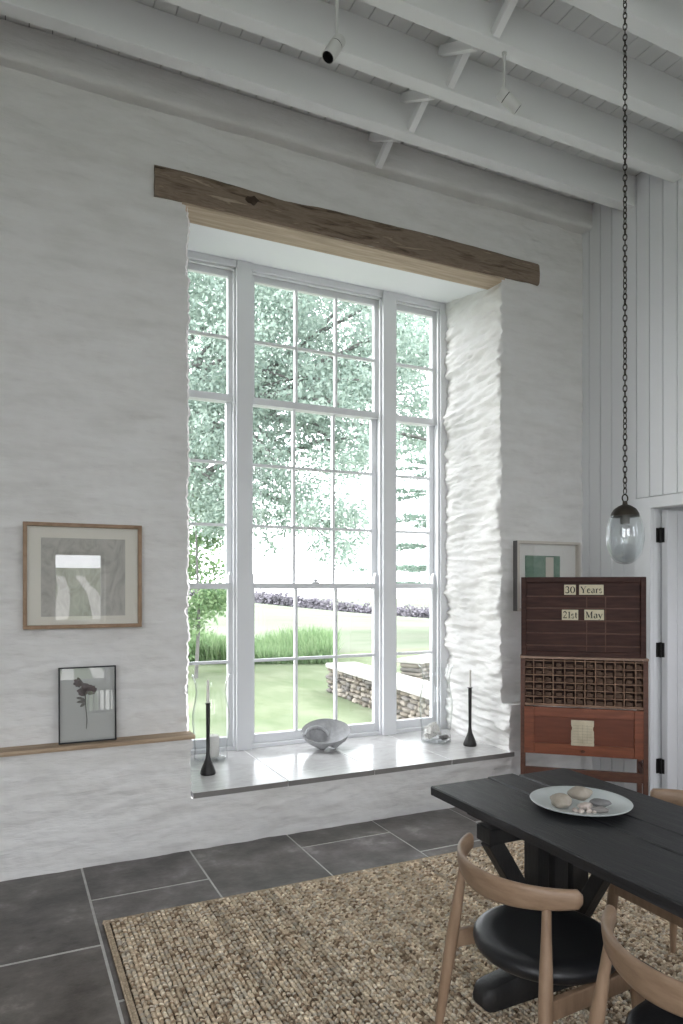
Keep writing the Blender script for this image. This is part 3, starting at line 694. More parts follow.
# plaited border cord
C = []; ANG = []; CC = []
def edge_run(x0, y0, x1, y1):
    L = math.hypot(x1 - x0, y1 - y0); k = int(L / .008); dx, dy = (x1 - x0) / L, (y1 - y0) / L
    for row in range(3):
        for i in range(k):
            t = (i + .5 * row) / k
            C.append((x0 + (x1 - x0) * t - dy * (.005 + .008 * row), y0 + (y1 - y0) * t + dx * (.005 + .008 * row), .0095)); ANG.append(math.atan2(dy, dx) + R(40 if row % 2 else -40)); CC.append(np.array((.50, .40, .295)) * rnd.uniform(.8, 1.15))
edge_run(RX0, RY1, RX0, RY0); edge_run(RX1, RY1, RX0, RY1); edge_run(RX1, RY0, RX1, RY1)
C = np.array(C); ANG = np.array(ANG); n = len(C); loc = sv[None] * np.array((.0068, .0042, .0052)); ca, sa = np.cos(ANG)[:, None], np.sin(ANG)[:, None]
loc = np.repeat(loc, n, 0)
V = np.stack([loc[..., 0] * ca - loc[..., 1] * sa + C[:, None, 0], loc[..., 0] * sa + loc[..., 1] * ca + C[:, None, 1], loc[..., 2] + C[:, None, 2]], -1).reshape(-1, 3)
FQ = (sf_[None] + (np.arange(n) * len(sv))[:, None, None]).reshape(-1, 4)
fast_mesh('border', V, FQ, rug_m, rug, smooth=True, colors=np.repeat(np.array(CC), len(sv), 0))
ZR = .0195   # top of the rug

# ------------------------------------------------------------------ black trestle table
tb = thing('trestle_table', 'long black plank trestle table standing on the jute rug', 'table', (0, 0, 0))
TZ = .74
m = MB()
def plank(x0, x1, y0, y1, seed):
    n = 60; vs = []; fs = []
    for i in range(n + 1):
        y = y0 + (y1 - y0) * i / n
        w0 = .0025 * noise.noise(Vector((y * 3, seed, 0))); w1 = .0025 * noise.noise(Vector((y * 3, seed + 5, 0))); zz = .0015 * noise.noise(Vector((y * 2, seed, 9)))
        vs += [(x0 + w0, y, TZ - .034), (x0 + w0 - .001, y, TZ - .004 + zz), (x0 + w0 + .004, y, TZ + zz), (x1 + w1 - .004, y, TZ + zz), (x1 + w1 + .001, y, TZ - .004 + zz), (x1 + w1, y, TZ - .034)]
    for i in range(n):
        for j in range(6): l = (j + 1) % 6; fs.append((i * 6 + j, (i + 1) * 6 + j, (i + 1) * 6 + l, i * 6 + l))
    fs += [tuple(range(6)), tuple(n * 6 + j for j in range(6))[::-1]]
    m.add(vs, fs)
plank(1.455, 1.720, .30, 2.254, 1); plank(1.727, 1.854, .30, 2.262, 2); plank(1.861, 2.105, .30, 2.235, 3)
m.build('tabletop', blackwood, tb, smooth=30)
m = MB()
for y in (2.0, .62):
    b_ = MB(); b_.bar((1.508, y, .628), (2.06, y, .628), .085, .056); b_.build('bearer', blackwood2, tb, bevel=.006)
m.bar((1.500, 2.03, .690), (2.05, 2.03, .690), .12, .032); m.build('batten', blackwood2, tb, bevel=.006)
m = MB(); m.box(1.66, 1.98, 1.985, 2.055, .655, .675); m.build('packer', blackwood2, tb, bevel=.002)
for y in (2.0, .62):
    for x0, x1 in ((1.722, 1.772), (1.796, 1.862), (1.886, 1.962)):
        m = MB(); m.box(x0, x1, y - .04, y + .04, .09, .64); m.build('post', blackwood2, tb, bevel=.004)
    m = MB(); m.bar((1.735, y, .30), (1.540, y, .605), .06, .055, up=(0, 1, 0)); m.build('brace', blackwood2, tb, bevel=.004)
    sg = -1 if y > 1 else 1
    m = MB(); m.bar((1.835, y + sg * .03, .17), (1.835, y + sg * .34, .70), .05, .05, up=(1, 0, 0)); m.build('brace', blackwood2, tb, bevel=.004)
    m = MB(); n = 30; vs = []; fs = []
    for i in range(n + 1):
        t = i / n; x = 1.485 + (2.13 - 1.485) * t; e_ = min(t, 1 - t)
        rr = math.sqrt(max(0.0, 1 - max(0, 1 - e_ / .06) ** 2)); hh = .040 * (.35 + .65 * rr) + .018 * math.sin(PI * t); zc = .019 + (.04) + .018 * math.sin(PI * t); wd = .048 * (.6 + .4 * rr)
        zb_ = ZR if t < .25 or t > .75 else ZR + .0
        for k in range(12):
            a = 2 * PI * k / 12 + PI / 12; cy, cz = math.cos(a), math.sin(a); sq = lambda q: math.copysign(abs(q) ** .55, q)
            vs.append((x, y + wd * sq(cy), max(zb_ + .0005, zc + (hh + .006) * sq(cz))))
    for i in range(n):
        for k in range(12): l = (k + 1) % 12; fs.append((i * 12 + k, i * 12 + l, (i + 1) * 12 + l, (i + 1) * 12 + k))
    fs += [tuple(range(12))[::-1], tuple(n * 12 + k for k in range(12))]
    m.add(vs, fs); m.build('foot', blackwood2, tb, smooth=40)
m = MB(); m.box(1.80, 1.87, .66, 1.96, .20, .28); m.build('stretcher', blackwood2, tb, bevel=.004)

# plate with stones
PC = Vector((1.775, 1.812, TZ + .0015))
m = MB(); m.lathe([(0, .004), (.055, .004), (.06, .0), (.065, .0), (.068, .005), (.11, .010), (.150, .017), (.166, .022), (.168, .0245), (.165, .026), (.150, .021), (.105, .014), (.075, .0095), (0, .008)], 64)
tag(m.build('plate', plate_m, None, smooth=50, loc=PC), 'large pale grey green plate on the black table', 'plate')
def stone(name, dx, dy, r, rz, mat, label, seed, group=None, tilt=0, dz=0, cat='stone', wob=.2, sq=1.0):
    m = MB(); M = Matrix.Rotation(rz, 3, 'Z') @ Matrix.Rotation(tilt, 3, 'Y')
    m.ellipsoid((0, 0, 0), r, M=M, wob=wob, seed=seed, n=22, m=14, sq=sq); lo = min(v[2] for v in m.v)
    return tag(m.build(name, mat, None, smooth=70, loc=(PC.x + dx, PC.y + dy, PC.z + .0105 - lo + dz)), label, cat, group)
def onp(u, v): q = atZ(u, v, TZ + .03); return q.x - PC.x, q.y - PC.y
dx, dy = onp(561, 803); stone('pebble', dx, dy, (.036, .030, .024), R(-30), peb1, 'rounded buff pebble lying on the plate beside the black table end', 1)
dx, dy = onp(580, 797); stone('pebble', dx, dy, (.040, .026, .024), R(-25), peb1, 'largest buff pebble on the plate, at the back of the heap', 2, dz=.006)
dx, dy = onp(600, 803); stone('pebble', dx, dy, (.034, .022, .013), R(-35), peb2, 'dark grey flat pebble at the back of the plate heap', 3, dz=.006)
dx, dy = onp(599, 808); stone('pebble', dx, dy, (.032, .015, .011), R(-30), pbr('mid grey pebble', (.22, .205, .195), rough=.65), 'long mid grey pebble in front of the dark grey flat one', 5)
dx, dy = onp(585, 804); stone('seashell', dx, dy, (.028, .02, .010), R(10), peb3, 'pale flat shell in the middle of the plate heap', 6, cat='shell', wob=.4)
for i, (u, v) in enumerate(((575, 807), (581, 808.5), (589, 808), (595, 808.5), (602, 808))):
    dx, dy = onp(u, v); r0 = rnd.uniform(.010, .014); stone('seashell', dx, dy, (r0, r0 * .7, r0 * .62), rnd.uniform(0, 3), peb3, 'tiny pale pink shell at the front of the plate heap', 10 + i, 'tiny shells on the plate', cat='shell', wob=.5)

# ------------------------------------------------------------------ chairs
def make_chair(label, loc, rot):
    t = thing('dining_chair', label, 'chair', loc, rot, 'oak and black leather dining chairs')
    z0 = ZR
    m = MB(); pr = [(0, .412), (.20, .412), (.214, .416), (.222, .425), (.226, .437), (.224, .449), (.214, .459), (.196, .465), (.15, .463), (.08, .459), (0, .457)]
    m.lathe([(r, z) for r, z in pr], 56); vs = []
    for x, y, z in m.v:
        vs.append((x * (1.0 if x < 0 else 1.02) * .92 + .020, y * .95 * (1.0 + .05 * max(0, x / .22)), z))
    m.v = vs; s = m.build('seat', leather, t, smooth=50)
    # bent backrest
    n = 56; vs = []; fs = []; K = 14; R0 = .250; A0 = R(68)
    for i in range(n + 1):
        f = -1 + 2 * i / n; a = f * A0; e_ = abs(f)
        hh = .041 - .016 * e_ ** 1.5; th = .0105 + .004 * e_ ** 2; zc = .700 - hh
        rr = R0 + .012 * e_ ** 2
        endk = 1 - .45 * max(0, (e_ - .965) / .035) ** 2
        cdir = Vector((-math.cos(a), math.sin(a), 0)); c = Vector((.03, 0, 0)) + cdir * rr + Vector((0, 0, zc))
        upv = (Vector((0, 0, 1)) + cdir * .16 * (1 - e_ ** 2)).normalized()
        for k in range(K):
            q = 2 * PI * k / K; cq, sq = math.cos(q), math.sin(q); sp = lambda w, p_: math.copysign(abs(w) ** p_, w)
            vs.append(c + cdir * (sp(cq, .8) * th * endk) + upv * (sp(sq, .62) * hh * endk))
    for i in range(n):
        for k in range(K): l = (k + 1) % K; fs.append((i * K + k, (i + 1) * K + k, (i + 1) * K + l, i * K + l))
    fs += [tuple(range(K)), tuple(n * K + k for k in range(K))[::-1]]
    m = MB(); m.add(vs, fs); m.build('backrest', oak_back, t, smooth=60)
    legs = {}
    for sy in (-1, 1):
        topp = Vector((.03 - .250 * math.cos(R(48)), sy * .250 * math.sin(R(48)), .645)); bot = Vector((-.205, sy * .252, z0))
        d = topp - bot; pts = [bot + d * f for f in (0, .1, .3, .5, .62, .75, .9, 1)]
        m = MB(); m.tube(pts, [.0105, .0125, .0165, .0192, .0195, .0175, .0135, .0125], 16); m.build('leg', oak, t, smooth=50)
        legs['r', sy] = bot + d * .60
        topp = Vector((.185, sy * .185, .425)); bot = Vector((.215, sy * .215, z0)); d = topp - bot
        m = MB(); m.tube([bot + d * f for f in (0, .2, .5, .8, 1)], [.0105, .013, .0175, .0195, .017], 16); m.build('leg', oak, t, smooth=50)
        legs['f', sy] = bot + d * .88
        m = MB(); a = legs['r', sy].copy(); b = legs['f', sy].copy(); a.z = b.z = .386; m.bar(a, b, .020, .054); m.build('rail', oak, t, bevel=.004)
    m = MB(); a = legs['f', -1].copy(); b = legs['f', 1].copy(); a.z = b.z = .386; m.bar(a, b, .020, .054); m.build('rail', oak, t, bevel=.004)
    return t
ch1 = make_chair('oak armchair with round black seat, wholly seen in front of the trestle foot', (1.435, 1.632, 0), R(0))
def chair_copy(label, loc, rot): c = copy_tree(ch1); c['label'] = label; c.location = loc; c.rotation_euler.z = rot; return c
chair_copy('oak armchair with black seat cut off by the picture edge, beside the wholly seen one', (1.446, 1.055, 0), R(0))
chair_copy('oak armchair on the far side of the black table, mostly hidden', (2.228, 1.725, 0), R(180))

# ------------------------------------------------------------------ printer's type case on its stand
pL = atD(520.5, 586, 4.60); pR = atD(648.5, 586, 4.395)
ax = Vector((pR.x - pL.x, pR.y - pL.y, 0)); Wc = ax.length; rz = math.atan2(ax.y, ax.x)
tc = thing('type_case_cabinet', 'tall mahogany printers type case on a stand in the corner', 'cabinet', (pL.x, pL.y, 0), rz)
# local x runs along the front, y goes back into the corner, front at y=0
def lx(u): # pixel column -> local x on the front plane
    r = ray(u, 586); nrm = Vector((-math.sin(rz), math.cos(rz), 0)); P0 = Vector((pL.x, pL.y, EYE)); t = (P0 - Vector((0, 0, EYE))).dot(nrm) / r.dot(nrm)
    q = Vector((0, 0, EYE)) + r * t; return (q - P0).dot(Vector((math.cos(rz), math.sin(rz), 0)))
def lz(u, v):
    r = ray(u, v); nrm = Vector((-math.sin(rz), math.cos(rz), 0)); P0 = Vector((pL.x, pL.y, EYE)); t = (P0 - Vector((0, 0, EYE))).dot(nrm) / r.dot(nrm); return EYE + r.z * t
zt = lz(580, 577); zb1 = lz(580, 659); zb2 = lz(585, 707.5); zp1 = lz(585, 755.8)
DP = .30
for x0 in (0, Wc - .030):
    m = MB(); m.box(x0, x0 + .030, .0, .040, 0, zb1 - .004); m.build('post', mahog_edge, tc, bevel=.003)
    m = MB(); m.box(x0, x0 + .030, DP - .04, DP, 0, zb1 - .004); m.build('post', mahog_edge, tc, bevel=.003)
    for za, zb_ in ((.285, .335), (zb2 - .05, zb1 - .01)):
        m = MB(); m.box(x0 + .004, x0 + .026, .04, DP - .04, za, zb_); m.build('side_rail', mahog, tc, bevel=.003)
xl = lx(525.5); xr = lx(641.5)
m = MB(); m.box(.030, Wc - .030, .004, .030, lz(585, 780) , lz(585, 770.5)); m.build('foot_rail', mahog_edge, tc, bevel=.003)
# upper board (blank galley) with slats
ub = MB(); U0, U1 = .004, lx(646.6); ub.box(U0, U0 + .034, .01, .045, zb1 + .012, zt); ub.box(U1 - .034, U1, .01, .045, zb1 + .012, zt); ub.box(U0 + .034, U1 - .034, .01, .045, zt - .036, zt); ub.box(U0 + .034, U1 - .034, .01, .045, zb1 + .012, zb1 + .045)
top_o = ub.build('upper_case', [mahog], tc, bevel=.003)
m = MB(); m.box(U0 + .03, U1 - .03, .030, .040, zb1 + .03, zt - .03); m.build('back_board', mahog, top_o)
zrow = [lz(584, v) for v in (582, 596.5, 608.5, 621, 633.8, 646.3, 656)]
m = MB()
for z in zrow[1:-1]: m.box(U0 + .034, U1 - .034, .018, .0305, z - .004, z + .004)
for u in (587, 606): m.box(lx(u) - .003, lx(u) + .003, .0265, .0305, zrow[-1], zrow[1])
m.build('slat', mahog_edge, top_o, bevel=.001)
m = MB(); m.box(-.002, Wc + .002, -.006, .10, zb1 - .004, zb1 + .012); m.build('shelf_ledge', pbr('rubbed ledge', (.30, .2, .15), rough=.6), tc, bevel=.002)
# compartment tray
cols_px = [524, 533.7, 543.7, 553.2, 564.9, 575.5, 585, 595.7, 605.2, 615.2, 624.3, 636, 644]
cx_ = [lx(u) for u in cols_px]; zr = [zb2 + .012 + (zb1 - .016 - zb2 - .012) * k / 6 for k in range(7)]
m = MB(); m.box(.030, Wc - .030, .075, .085, zb2, zb1 - .006)
for x in cx_: m.box(x - .0035, x + .0035, .002, .076, zb2 + .006, zb1 - .006)
for z in zr: m.box(cx_[0], cx_[-1], .0025, .076, z - .0035, z + .0035)
m.box(.030, cx_[0], .001, .076, zb2, zb1 - .006); m.box(cx_[-1], Wc - .030, .001, .076, zb2, zb1 - .006); m.box(cx_[0], cx_[-1], .001, .076, zb2, zb2 + .010)
m.build('compartment_tray', comp_m, tc, bevel=.001)
m = MB(); m.box(.031, Wc - .031, .0735, .076, zb2 + .001, zb1 - .007); m.build('tray_back', mahog, tc)
bms = []
for k in range(8):
    m = MB(); w2, h2 = rnd.uniform(.034, .045), rnd.uniform(.018, .027); m.box(-w2 / 2, w2 / 2, -.045, 0, 0, h2)
    if k % 2: m.box(-w2 / 2, -w2 / 2 + w2 * rnd.uniform(.4, .7), -.043, -.004, h2, h2 + rnd.uniform(.004, .008))
    bms.append(m)
rowl = ['top', 'second', 'third', 'fourth', 'fifth', 'bottom']
coll = ['first', 'second', 'third', 'fourth', 'fifth', 'sixth', 'seventh', 'eighth', 'ninth', 'tenth', 'eleventh', 'twelfth']
Mw = Matrix.Translation((pL.x, pL.y, 0)) @ Matrix.Rotation(rz, 4, 'Z'); proto = {}
for rI in range(6):
    for cI in range(12):
        k = rnd.randrange(8)
        if k in proto: o = proto[k].copy(); COL.objects.link(o)
        else: o = bms[k].build('type_block', block_m, bevel=.001); proto[k] = o
        q = Mw @ Vector(((cx_[cI] + cx_[cI + 1]) / 2 + rnd.uniform(-.001, .001), .071, zr[5 - rI] + .0042)); o.location = q; o.rotation_euler = (0, 0, rz); o.scale.x = .72 if cI == 11 else .9 if cI in (0, 3) else 1
        tag(o, f'brown type block in the {rowl[rI]} row, {coll[cI]} compartment along from the window', 'type block', 'wooden type blocks in the case')
# red panel below with paper label
m = MB(); P0, P1 = lx(524.3), lx(643.5); zA, zB_ = lz(584, 708.5), lz(584, 755.8)
m.box(P0, P0 + .062, -.012, .012, zB_, zA); m.box(P1 - .055, P1, -.012, .012, zB_, zA); m.box(P0 + .062, P1 - .055, -.012, .012, zA - .060, zA); m.box(P0 + .062, P1 - .055, -.012, .012, zB_, zB_ + .070)
pn = m.build('front_panel', redwood, tc, bevel=.003)
m = MB(); m.box(P0 + .055, P1 - .048, -.001, .008, zB_ + .06, zA - .05); m.build('field', pbr('shaded red mahogany', (.15, .042, .02), rough=.4, stops=[(.3, (.12, .033, .016)), (.7, (.18, .052, .026))], nscale=5, nstretch=(1, 1, 8)), pn)  # recess shade put into a darker copy of the panel's red wood
m = MB(); l0, l1 = lx(571), lx(593.8); zl0, zl1 = lz(582, 745.5), lz(582, 720); n = 14; vs = []
for i in range(n + 1):
    f = i / n; z = zl0 + (zl1 - zl0) * f; j = .003 * noise.noise(Vector((f * 9, 1, 0))) - (.006 if .6 < f < .75 else 0)
    vs += [(l0 - j, -.0135, z), (l1 + j, -.0135, z)]
vs2 = [(x, -.0105, z) for x, _, z in vs]; N2 = len(vs)
fs = [(2 * i, 2 * i + 1, 2 * i + 3, 2 * i + 2) for i in range(n)] + [(N2 + 2 * i + 2, N2 + 2 * i + 3, N2 + 2 * i + 1, N2 + 2 * i) for i in range(n)]
# the label bridges the recess from its own stiff card
m.add(vs, fs[:n])
pp = m.build('paper_label', paper_m, pn); pp['label'] = 'torn cream paper label'
m = MB()
for i in range(7): z = zl0 + (zl1 - zl0) * (.12 + .11 * i); m.box(l0 + .012, l1 - .012, -.0139, -.0136, z, z + .0012)
for i in range(3): x = l0 + (l1 - l0) * (.3 + .2 * i); m.box(x, x + .0012, -.0139, -.0136, zl0 + .015, zl1 - .03)
m.build('ruled_lines', ink_grey, pp)
m = MB(); m.ellipsoid(((P0 + P1) / 2, -.018, zB_ + .03), (.014, .008, .009)); m.build('knob', mahog_edge, pn, smooth=50)
# letter cards standing in the upper case: serif numerals and words
def stroke(m, pts, w, y=0):
    if not hasattr(w, '__len__'): w = [w] * len(pts)
    L = []
    for i, p_ in enumerate(pts):
        a = Vector(pts[max(i - 1, 0)]); b = Vector(pts[min(i + 1, len(pts) - 1)]); d_ = (b - a).normalized(); nrm = Vector((-d_.y, d_.x)); q = Vector(p_)
        L.append((q + nrm * w[i] / 2, q - nrm * w[i] / 2))
    vs = [(q.x, y, q.y) for pr_ in L for q in pr_]; m.add(vs, [(2 * i, 2 * i + 1, 2 * i + 3, 2 * i + 2) for i in range(len(pts) - 1)])
def arc(cx, cy, rx, ry, a0, a1, n=12): return [(cx + rx * math.cos(R(a0 + (a1 - a0) * i / n)), cy + ry * math.sin(R(a0 + (a1 - a0) * i / n))) for i in range(n + 1)]
def wv(n, thin, thick, ph=0): return [thin + (thick - thin) * abs(math.sin(ph + PI * i / n)) for i in range(n + 1)]
T1, T2 = .16, .05
def gl_0(m): stroke(m, arc(.35, .5, .25, .47, 90, 450, 24), [T2 + (T1 - T2) * abs(math.sin(2 * PI * i / 24)) for i in range(25)]); return .7
def gl_3(m):
    stroke(m, arc(.3, .74, .2, .24, 160, -90, 12), wv(12, T2, T1 * .9)); stroke(m, arc(.3, .27, .24, .25, 90, -160, 12), wv(12, T2, T1)); return .68
def gl_2(m):
    stroke(m, arc(.3, .72, .22, .25, 170, -30, 12) + [(.3, .35), (.08, .06)], wv(12, T2, T1) + [.1, .06]); stroke(m, [(.06, .06), (.56, .06)], .12); stroke(m, [(.55, .04), (.58, .26)], T2); return .68
def gl_1(m): stroke(m, [(.25, .03), (.25, .97)], T1); stroke(m, [(.08, .03), (.42, .03)], T2); stroke(m, [(.1, .82), (.25, .95)], T2); return .5
def gl_Y(m):
    stroke(m, [(.12, .95), (.42, .45)], T1); stroke(m, [(.74, .95), (.44, .45)], T2); stroke(m, [(.43, .5), (.43, .03)], T1)
    for a, b, z in ((.0, .28, .96), (.6, .88, .96), (.25, .61, .03)): stroke(m, [(a, z), (b, z)], T2)
    return .92
def gl_e(m): stroke(m, [(.1, .36), (.5, .36)], T2); stroke(m, arc(.3, .33, .2, .31, 5, 330, 16), [T2 + (T1 - T2) * max(0, math.sin(PI * i / 16)) for i in range(17)]); return .6
def gl_a(m): stroke(m, arc(.27, .47, .17, .17, 170, 0, 8) + [(.44, .1), (.52, .04)], [T2] * 5 + [T1] * 4 + [T1, T2]); stroke(m, arc(.27, .2, .17, .17, 90, 300, 10), wv(10, T2, T1)); return .6
def gl_r(m): stroke(m, [(.18, .03), (.18, .62)], T1); stroke(m, [(.05, .03), (.34, .03)], T2); stroke(m, [(.05, .62), (.18, .62)], T2); stroke(m, arc(.34, .46, .14, .16, 180, 40, 6), [T2, T2, .08, .1, .12, .1, T2]); return .52
def gl_s(m): stroke(m, arc(.25, .48, .15, .15, 30, 250, 10) + arc(.25, .19, .17, .16, 80, -160, 10), wv(10, T2, T1 * .8) + wv(10, T1 * .8, T2, 1.2)); return .5
def gl_t(m): stroke(m, [(.2, .85), (.2, .15), (.28, .05), (.38, .08)], [T1, T1, .1, T2]); stroke(m, [(.05, .62), (.38, .62)], T2); return .42
def gl_M(m):
    stroke(m, [(.14, .03), (.14, .95)], T2); stroke(m, [(.18, .95), (.48, .1)], T1); stroke(m, [(.78, .95), (.48, .1)], T2); stroke(m, [(.82, .03), (.82, .95)], T1)
    for a, b, z in ((.0, .28, .03), (.64, 1.0, .03), (.0, .24, .96), (.74, 1.0, .96)): stroke(m, [(a, z), (b, z)], T2)
    return 1.05
def gl_y(m):
    stroke(m, [(.1, .62), (.32, .08)], T1); stroke(m, [(.54, .62), (.3, -.08), (.18, -.2), (.08, -.17)], [T2, T2, T2, .09])
    for a, b in ((.0, .24), (.42, .64)): stroke(m, [(a, .62), (b, .62)], T2)
    return .66
GL = {'0': gl_0, '1': gl_1, '2': gl_2, '3': gl_3, 'Y': gl_Y, 'e': gl_e, 'a': gl_a, 'r': gl_r, 's': gl_s, 't': gl_t, 'M': gl_M, 'y': gl_y}
def card(txt, u0, u1, v0, v1, lab):
    x0, x1 = lx(u0), lx(u1); z0, z1 = lz((u0 + u1) / 2, v1), lz((u0 + u1) / 2, v0); w2, h2 = x1 - x0, z1 - z0
    q = Mw @ Vector(((x0 + x1) / 2, .0145, z0 + .001))
    o = thing('letter_card', lab, 'card', q, rz)
    m = MB(); m.box(-w2 / 2, w2 / 2, 0, .0025, 0, h2); m.build('card', card_m, o)
    # lay the letters out, then scale to the card
    g = MB(); x = 0
    for ch in txt:
        n0 = len(g.v); adv = GL[ch](g); g.v[n0:] = [(vx + x, vy, vz) for vx, vy, vz in g.v[n0:]]; x += adv
    sx = (w2 * .90) / x; sz = h2 * .66
    g.v = [(-w2 * .45 + vx * sx, -.0006, h2 * .17 + vz * sz) for vx, vy, vz in g.v]
    g.build('lettering', ink, o)
card('30', 564.3, 576, 584.9, 595, 'cream card with the number 30 on the dark type case')
card('Years', 579.3, 603.8, 584.9, 595, 'cream card with the word Years on the dark type case')
card('21st', 562, 578.4, 610, 620.3, 'cream card reading 21st on the dark type case')
card('May', 584.6, 604.2, 610, 620.3, 'cream card with the word May on the dark type case')

# ------------------------------------------------------------------ pendant on its long chain
pp_ = atD(625, 586, 2.23); zc_ = EYE + (586 - 535) * 2.23 / 700
pt = thing('pendant_light', 'oval clear glass pendant lamp hanging on a long dark chain over the table', 'lamp', (pp_.x, pp_.y, 0))
def egg(n, r, h, zc, cut=1.0):
    return [(r * math.sin(PI * i / n) ** .86 * (1 + .05 * math.cos(PI * i / n)), zc - h * math.cos(PI * i / n)) for i in range(n + 1) if i / n <= cut]
pr = egg(28, .0575, .093, zc_, .86)
m = MB(); m.lathe(pr + [(r - .004, z + (.004 if z < zc_ else 0)) for r, z in pr[::-1] if r > .002] + [(0, pr[0][1] + .005)], 48); m.build('glass_shade', globe_m, pt, smooth=60)
ztop = zc_ + .093; m = MB(); m.lathe([(.0425, zc_ + .0575), (.0445, zc_ + .0575), (.042, zc_ + .068), (.034, zc_ + .082), (.020, zc_ + .092), (.008, zc_ + .097), (.007, zc_ + .108), (0, zc_ + .108)], 36); m.build('cap', bronze, pt, smooth=50)
m = MB(); m.lathe([(0, zc_ + .035), (.014, zc_ + .035), (.015, zc_ + .06), (.015, zc_ + .075), (0, zc_ + .076)], 20); m.build('bulb_holder', bronze, pt, smooth=40)
m = MB(); m.ellipsoid((0, 0, zc_ + .012), (.016, .016, .026)); tag(m.build('bulb', clear_glass('bulb glass', tint=(.9, .9, .9), edge=(.5, .5, .5)), pt, smooth=60), 'small clear bulb')
m = MB(); z = zc_ + .113; m.tube([(.012 * math.cos(2 * PI * k / 20), 0, z + .004 + .012 * math.sin(2 * PI * k / 20)) for k in range(20)], .0022, 8, closed=True); m.build('ring', bronze, pt, smooth=60)
m = MB(); z = z + .018; i = 0
while z < ZC - .03:
    pts = []
    for k in range(14):
        a = 2 * PI * k / 14; r = .0058 * math.cos(a); h = .0112 * math.sin(a) + .0 ; x, y = (r, 0) if i % 2 else (0, r)
        rot = i * .12; x, y = x * math.cos(rot) - y * math.sin(rot), x * math.sin(rot) + y * math.cos(rot)
        pts.append((x, y, z + .009 + h))
    m.tube(pts, .0017, 6, closed=True); z += .0172; i += 1
m.build('chain', bronze, pt, smooth=60)
m = MB(); m.lathe([(0, ZC - .04), (.02, ZC - .035), (.05, ZC - .012), (.052, ZC - .001), (0, ZC - .001)], 28); m.build('ceiling_rose', bronze, pt, smooth=40)

# ------------------------------------------------------------------ spotlights on the third joist
def spot(x, y, L, d, label, side):
    o = thing('ceiling_spotlight', label, 'spotlight', (x, y, 4.17))
    m = MB(); m.tube([(0, 0, -.002), (0, 0, -L)], .0075, 12); m.build('stem', lamp_white, o, smooth=40)
    m = MB(); m.lathe([(0, -.010), (.013, -.010), (.013, -.001), (0, -.001)], 20); m.build('mounting_plate', lamp_white, o, smooth=40)
    d = Vector(d).normalized(); rot = d.to_track_quat('Z', 'Y').to_matrix(); hc = Vector((0, 0, -L - .012)) + d * .030
    def place(mb): mb.v = [tuple(rot @ Vector(p_) + hc) for p_ in mb.v]; return mb
    m = MB(); m.lathe([(0, -.062), (.027, -.062), (.030, -.058), (.030, -.022)], 28); m.lathe([(.030, -.018), (.030, .062), (.0265, .063), (.026, .02), (0, .02)], 28)
    place(m).build('lamp_head', lamp_white, o, smooth=40)
    m = MB(); m.lathe([(.0285, -.023), (.0285, -.017)], 28); place(m).build('joint_ring', lamp_blk, o, smooth=40)
    m = MB(); m.lathe([(.0262, .0625), (.024, .05), (.015, .032), (0, .03)], 28); place(m).build('baffle', lamp_blk, o, smooth=40)
    m = MB(); m.box(-.010, .010, -.010, .010, -L - .022, -L + .006); m.build('knuckle', lamp_white, o, bevel=.002)
p1 = atZ(338, -18, 4.17); p2 = atZ(503, 54, 4.17)
right = Vector((C_, -S_, 0)); fwd = Vector((S_, C_, 0))
spot(p1.x, 2.81, .255, right * -.42 - fwd * .30 + Vector((0, 0, -.85)), 'white cylinder spotlight showing its black mouth, under the third joist', 0)
spot(p2.x, 2.81, .205, right * .78 + fwd * .15 + Vector((0, 0, -.62)), 'white cylinder spotlight turned away, under the third joist near the chain', 1)

# ------------------------------------------------------------------ garden
def quads(C, size, aspect=.55, up=None, jitter=1.0):
    n = len(C); a = rng.normal(size=(n, 3)); 
    if up is not None: a = a * jitter + np.array(up)
    a /= np.linalg.norm(a, axis=1)[:, None]; b = rng.normal(size=(n, 3)); b -= a * (a * b).sum(1)[:, None]; b /= np.linalg.norm(b, axis=1)[:, None]
    s = size * rng.uniform(.6, 1.3, n)[:, None]
    c2 = np.cross(a, b)
    V = np.stack([C - a * s, C + b * s * aspect + c2 * s * .12, C + a * s, C - b * s * aspect + c2 * s * .12], 1).reshape(-1, 3)
    return V, np.arange(n * 4).reshape(-1, 4)
def clumps(cents, rad, per, flat=.75):
    out = []
    for c, r in zip(cents, rad):
        k = max(3, int(per * (r / .5) ** 2)); q = rng.normal(size=(k, 3)) * r * .48; q[:, 2] *= flat; out.append(np.array(c) + q)
    return np.concatenate(out)
GZ = -.12
# ground: mown lawn near the house, falling away a little, then the pale meadow
def ground(x, y):
    t = min(1, max(0, (y - 15) / 28)); t = t * t * (3 - 2 * t); xc = min(45, max(-5, x))
    return GZ + t * (.46 - .113 * (xc - 14.3)) + max(0, y - 60) * .004
m = MB(); nx, ny = 50, 50; vs = []; fs = []
for j in range(ny + 1):
    y = 5.1 + 10.4 * j / ny
    for i in range(nx + 1): x = -14 + 50 * i / nx; vs.append((x, y, ground(x, y) + .02 * noise.noise(Vector((x * .5, y * .5, 0)))))
for j in range(ny):
    for i in range(nx): a = j * (nx + 1) + i; fs.append((a, a + 1, a + nx + 2, a + nx + 1))
m.add(vs, fs); struct(m.build('ground_lawn', lawn_m, smooth=60))
m = MB(); vs = []; fs = []
for j in range(ny + 1):
    y = 15.4 + 190 * (j / ny) ** 2
    for i in range(nx + 1): x = -120 + 360 * i / nx; vs.append((x, y, ground(x, y) + min(1, (y - 15.4) / 20) * .10 * noise.noise(Vector((x * .03, y * .03, 0)))))
for j in range(ny):
    for i in range(nx): a = j * (nx + 1) + i; fs.append((a, a + 1, a + nx + 2, a + nx + 1))
m.add(vs, fs); struct(m.build('ground_meadow', field_m, smooth=60))
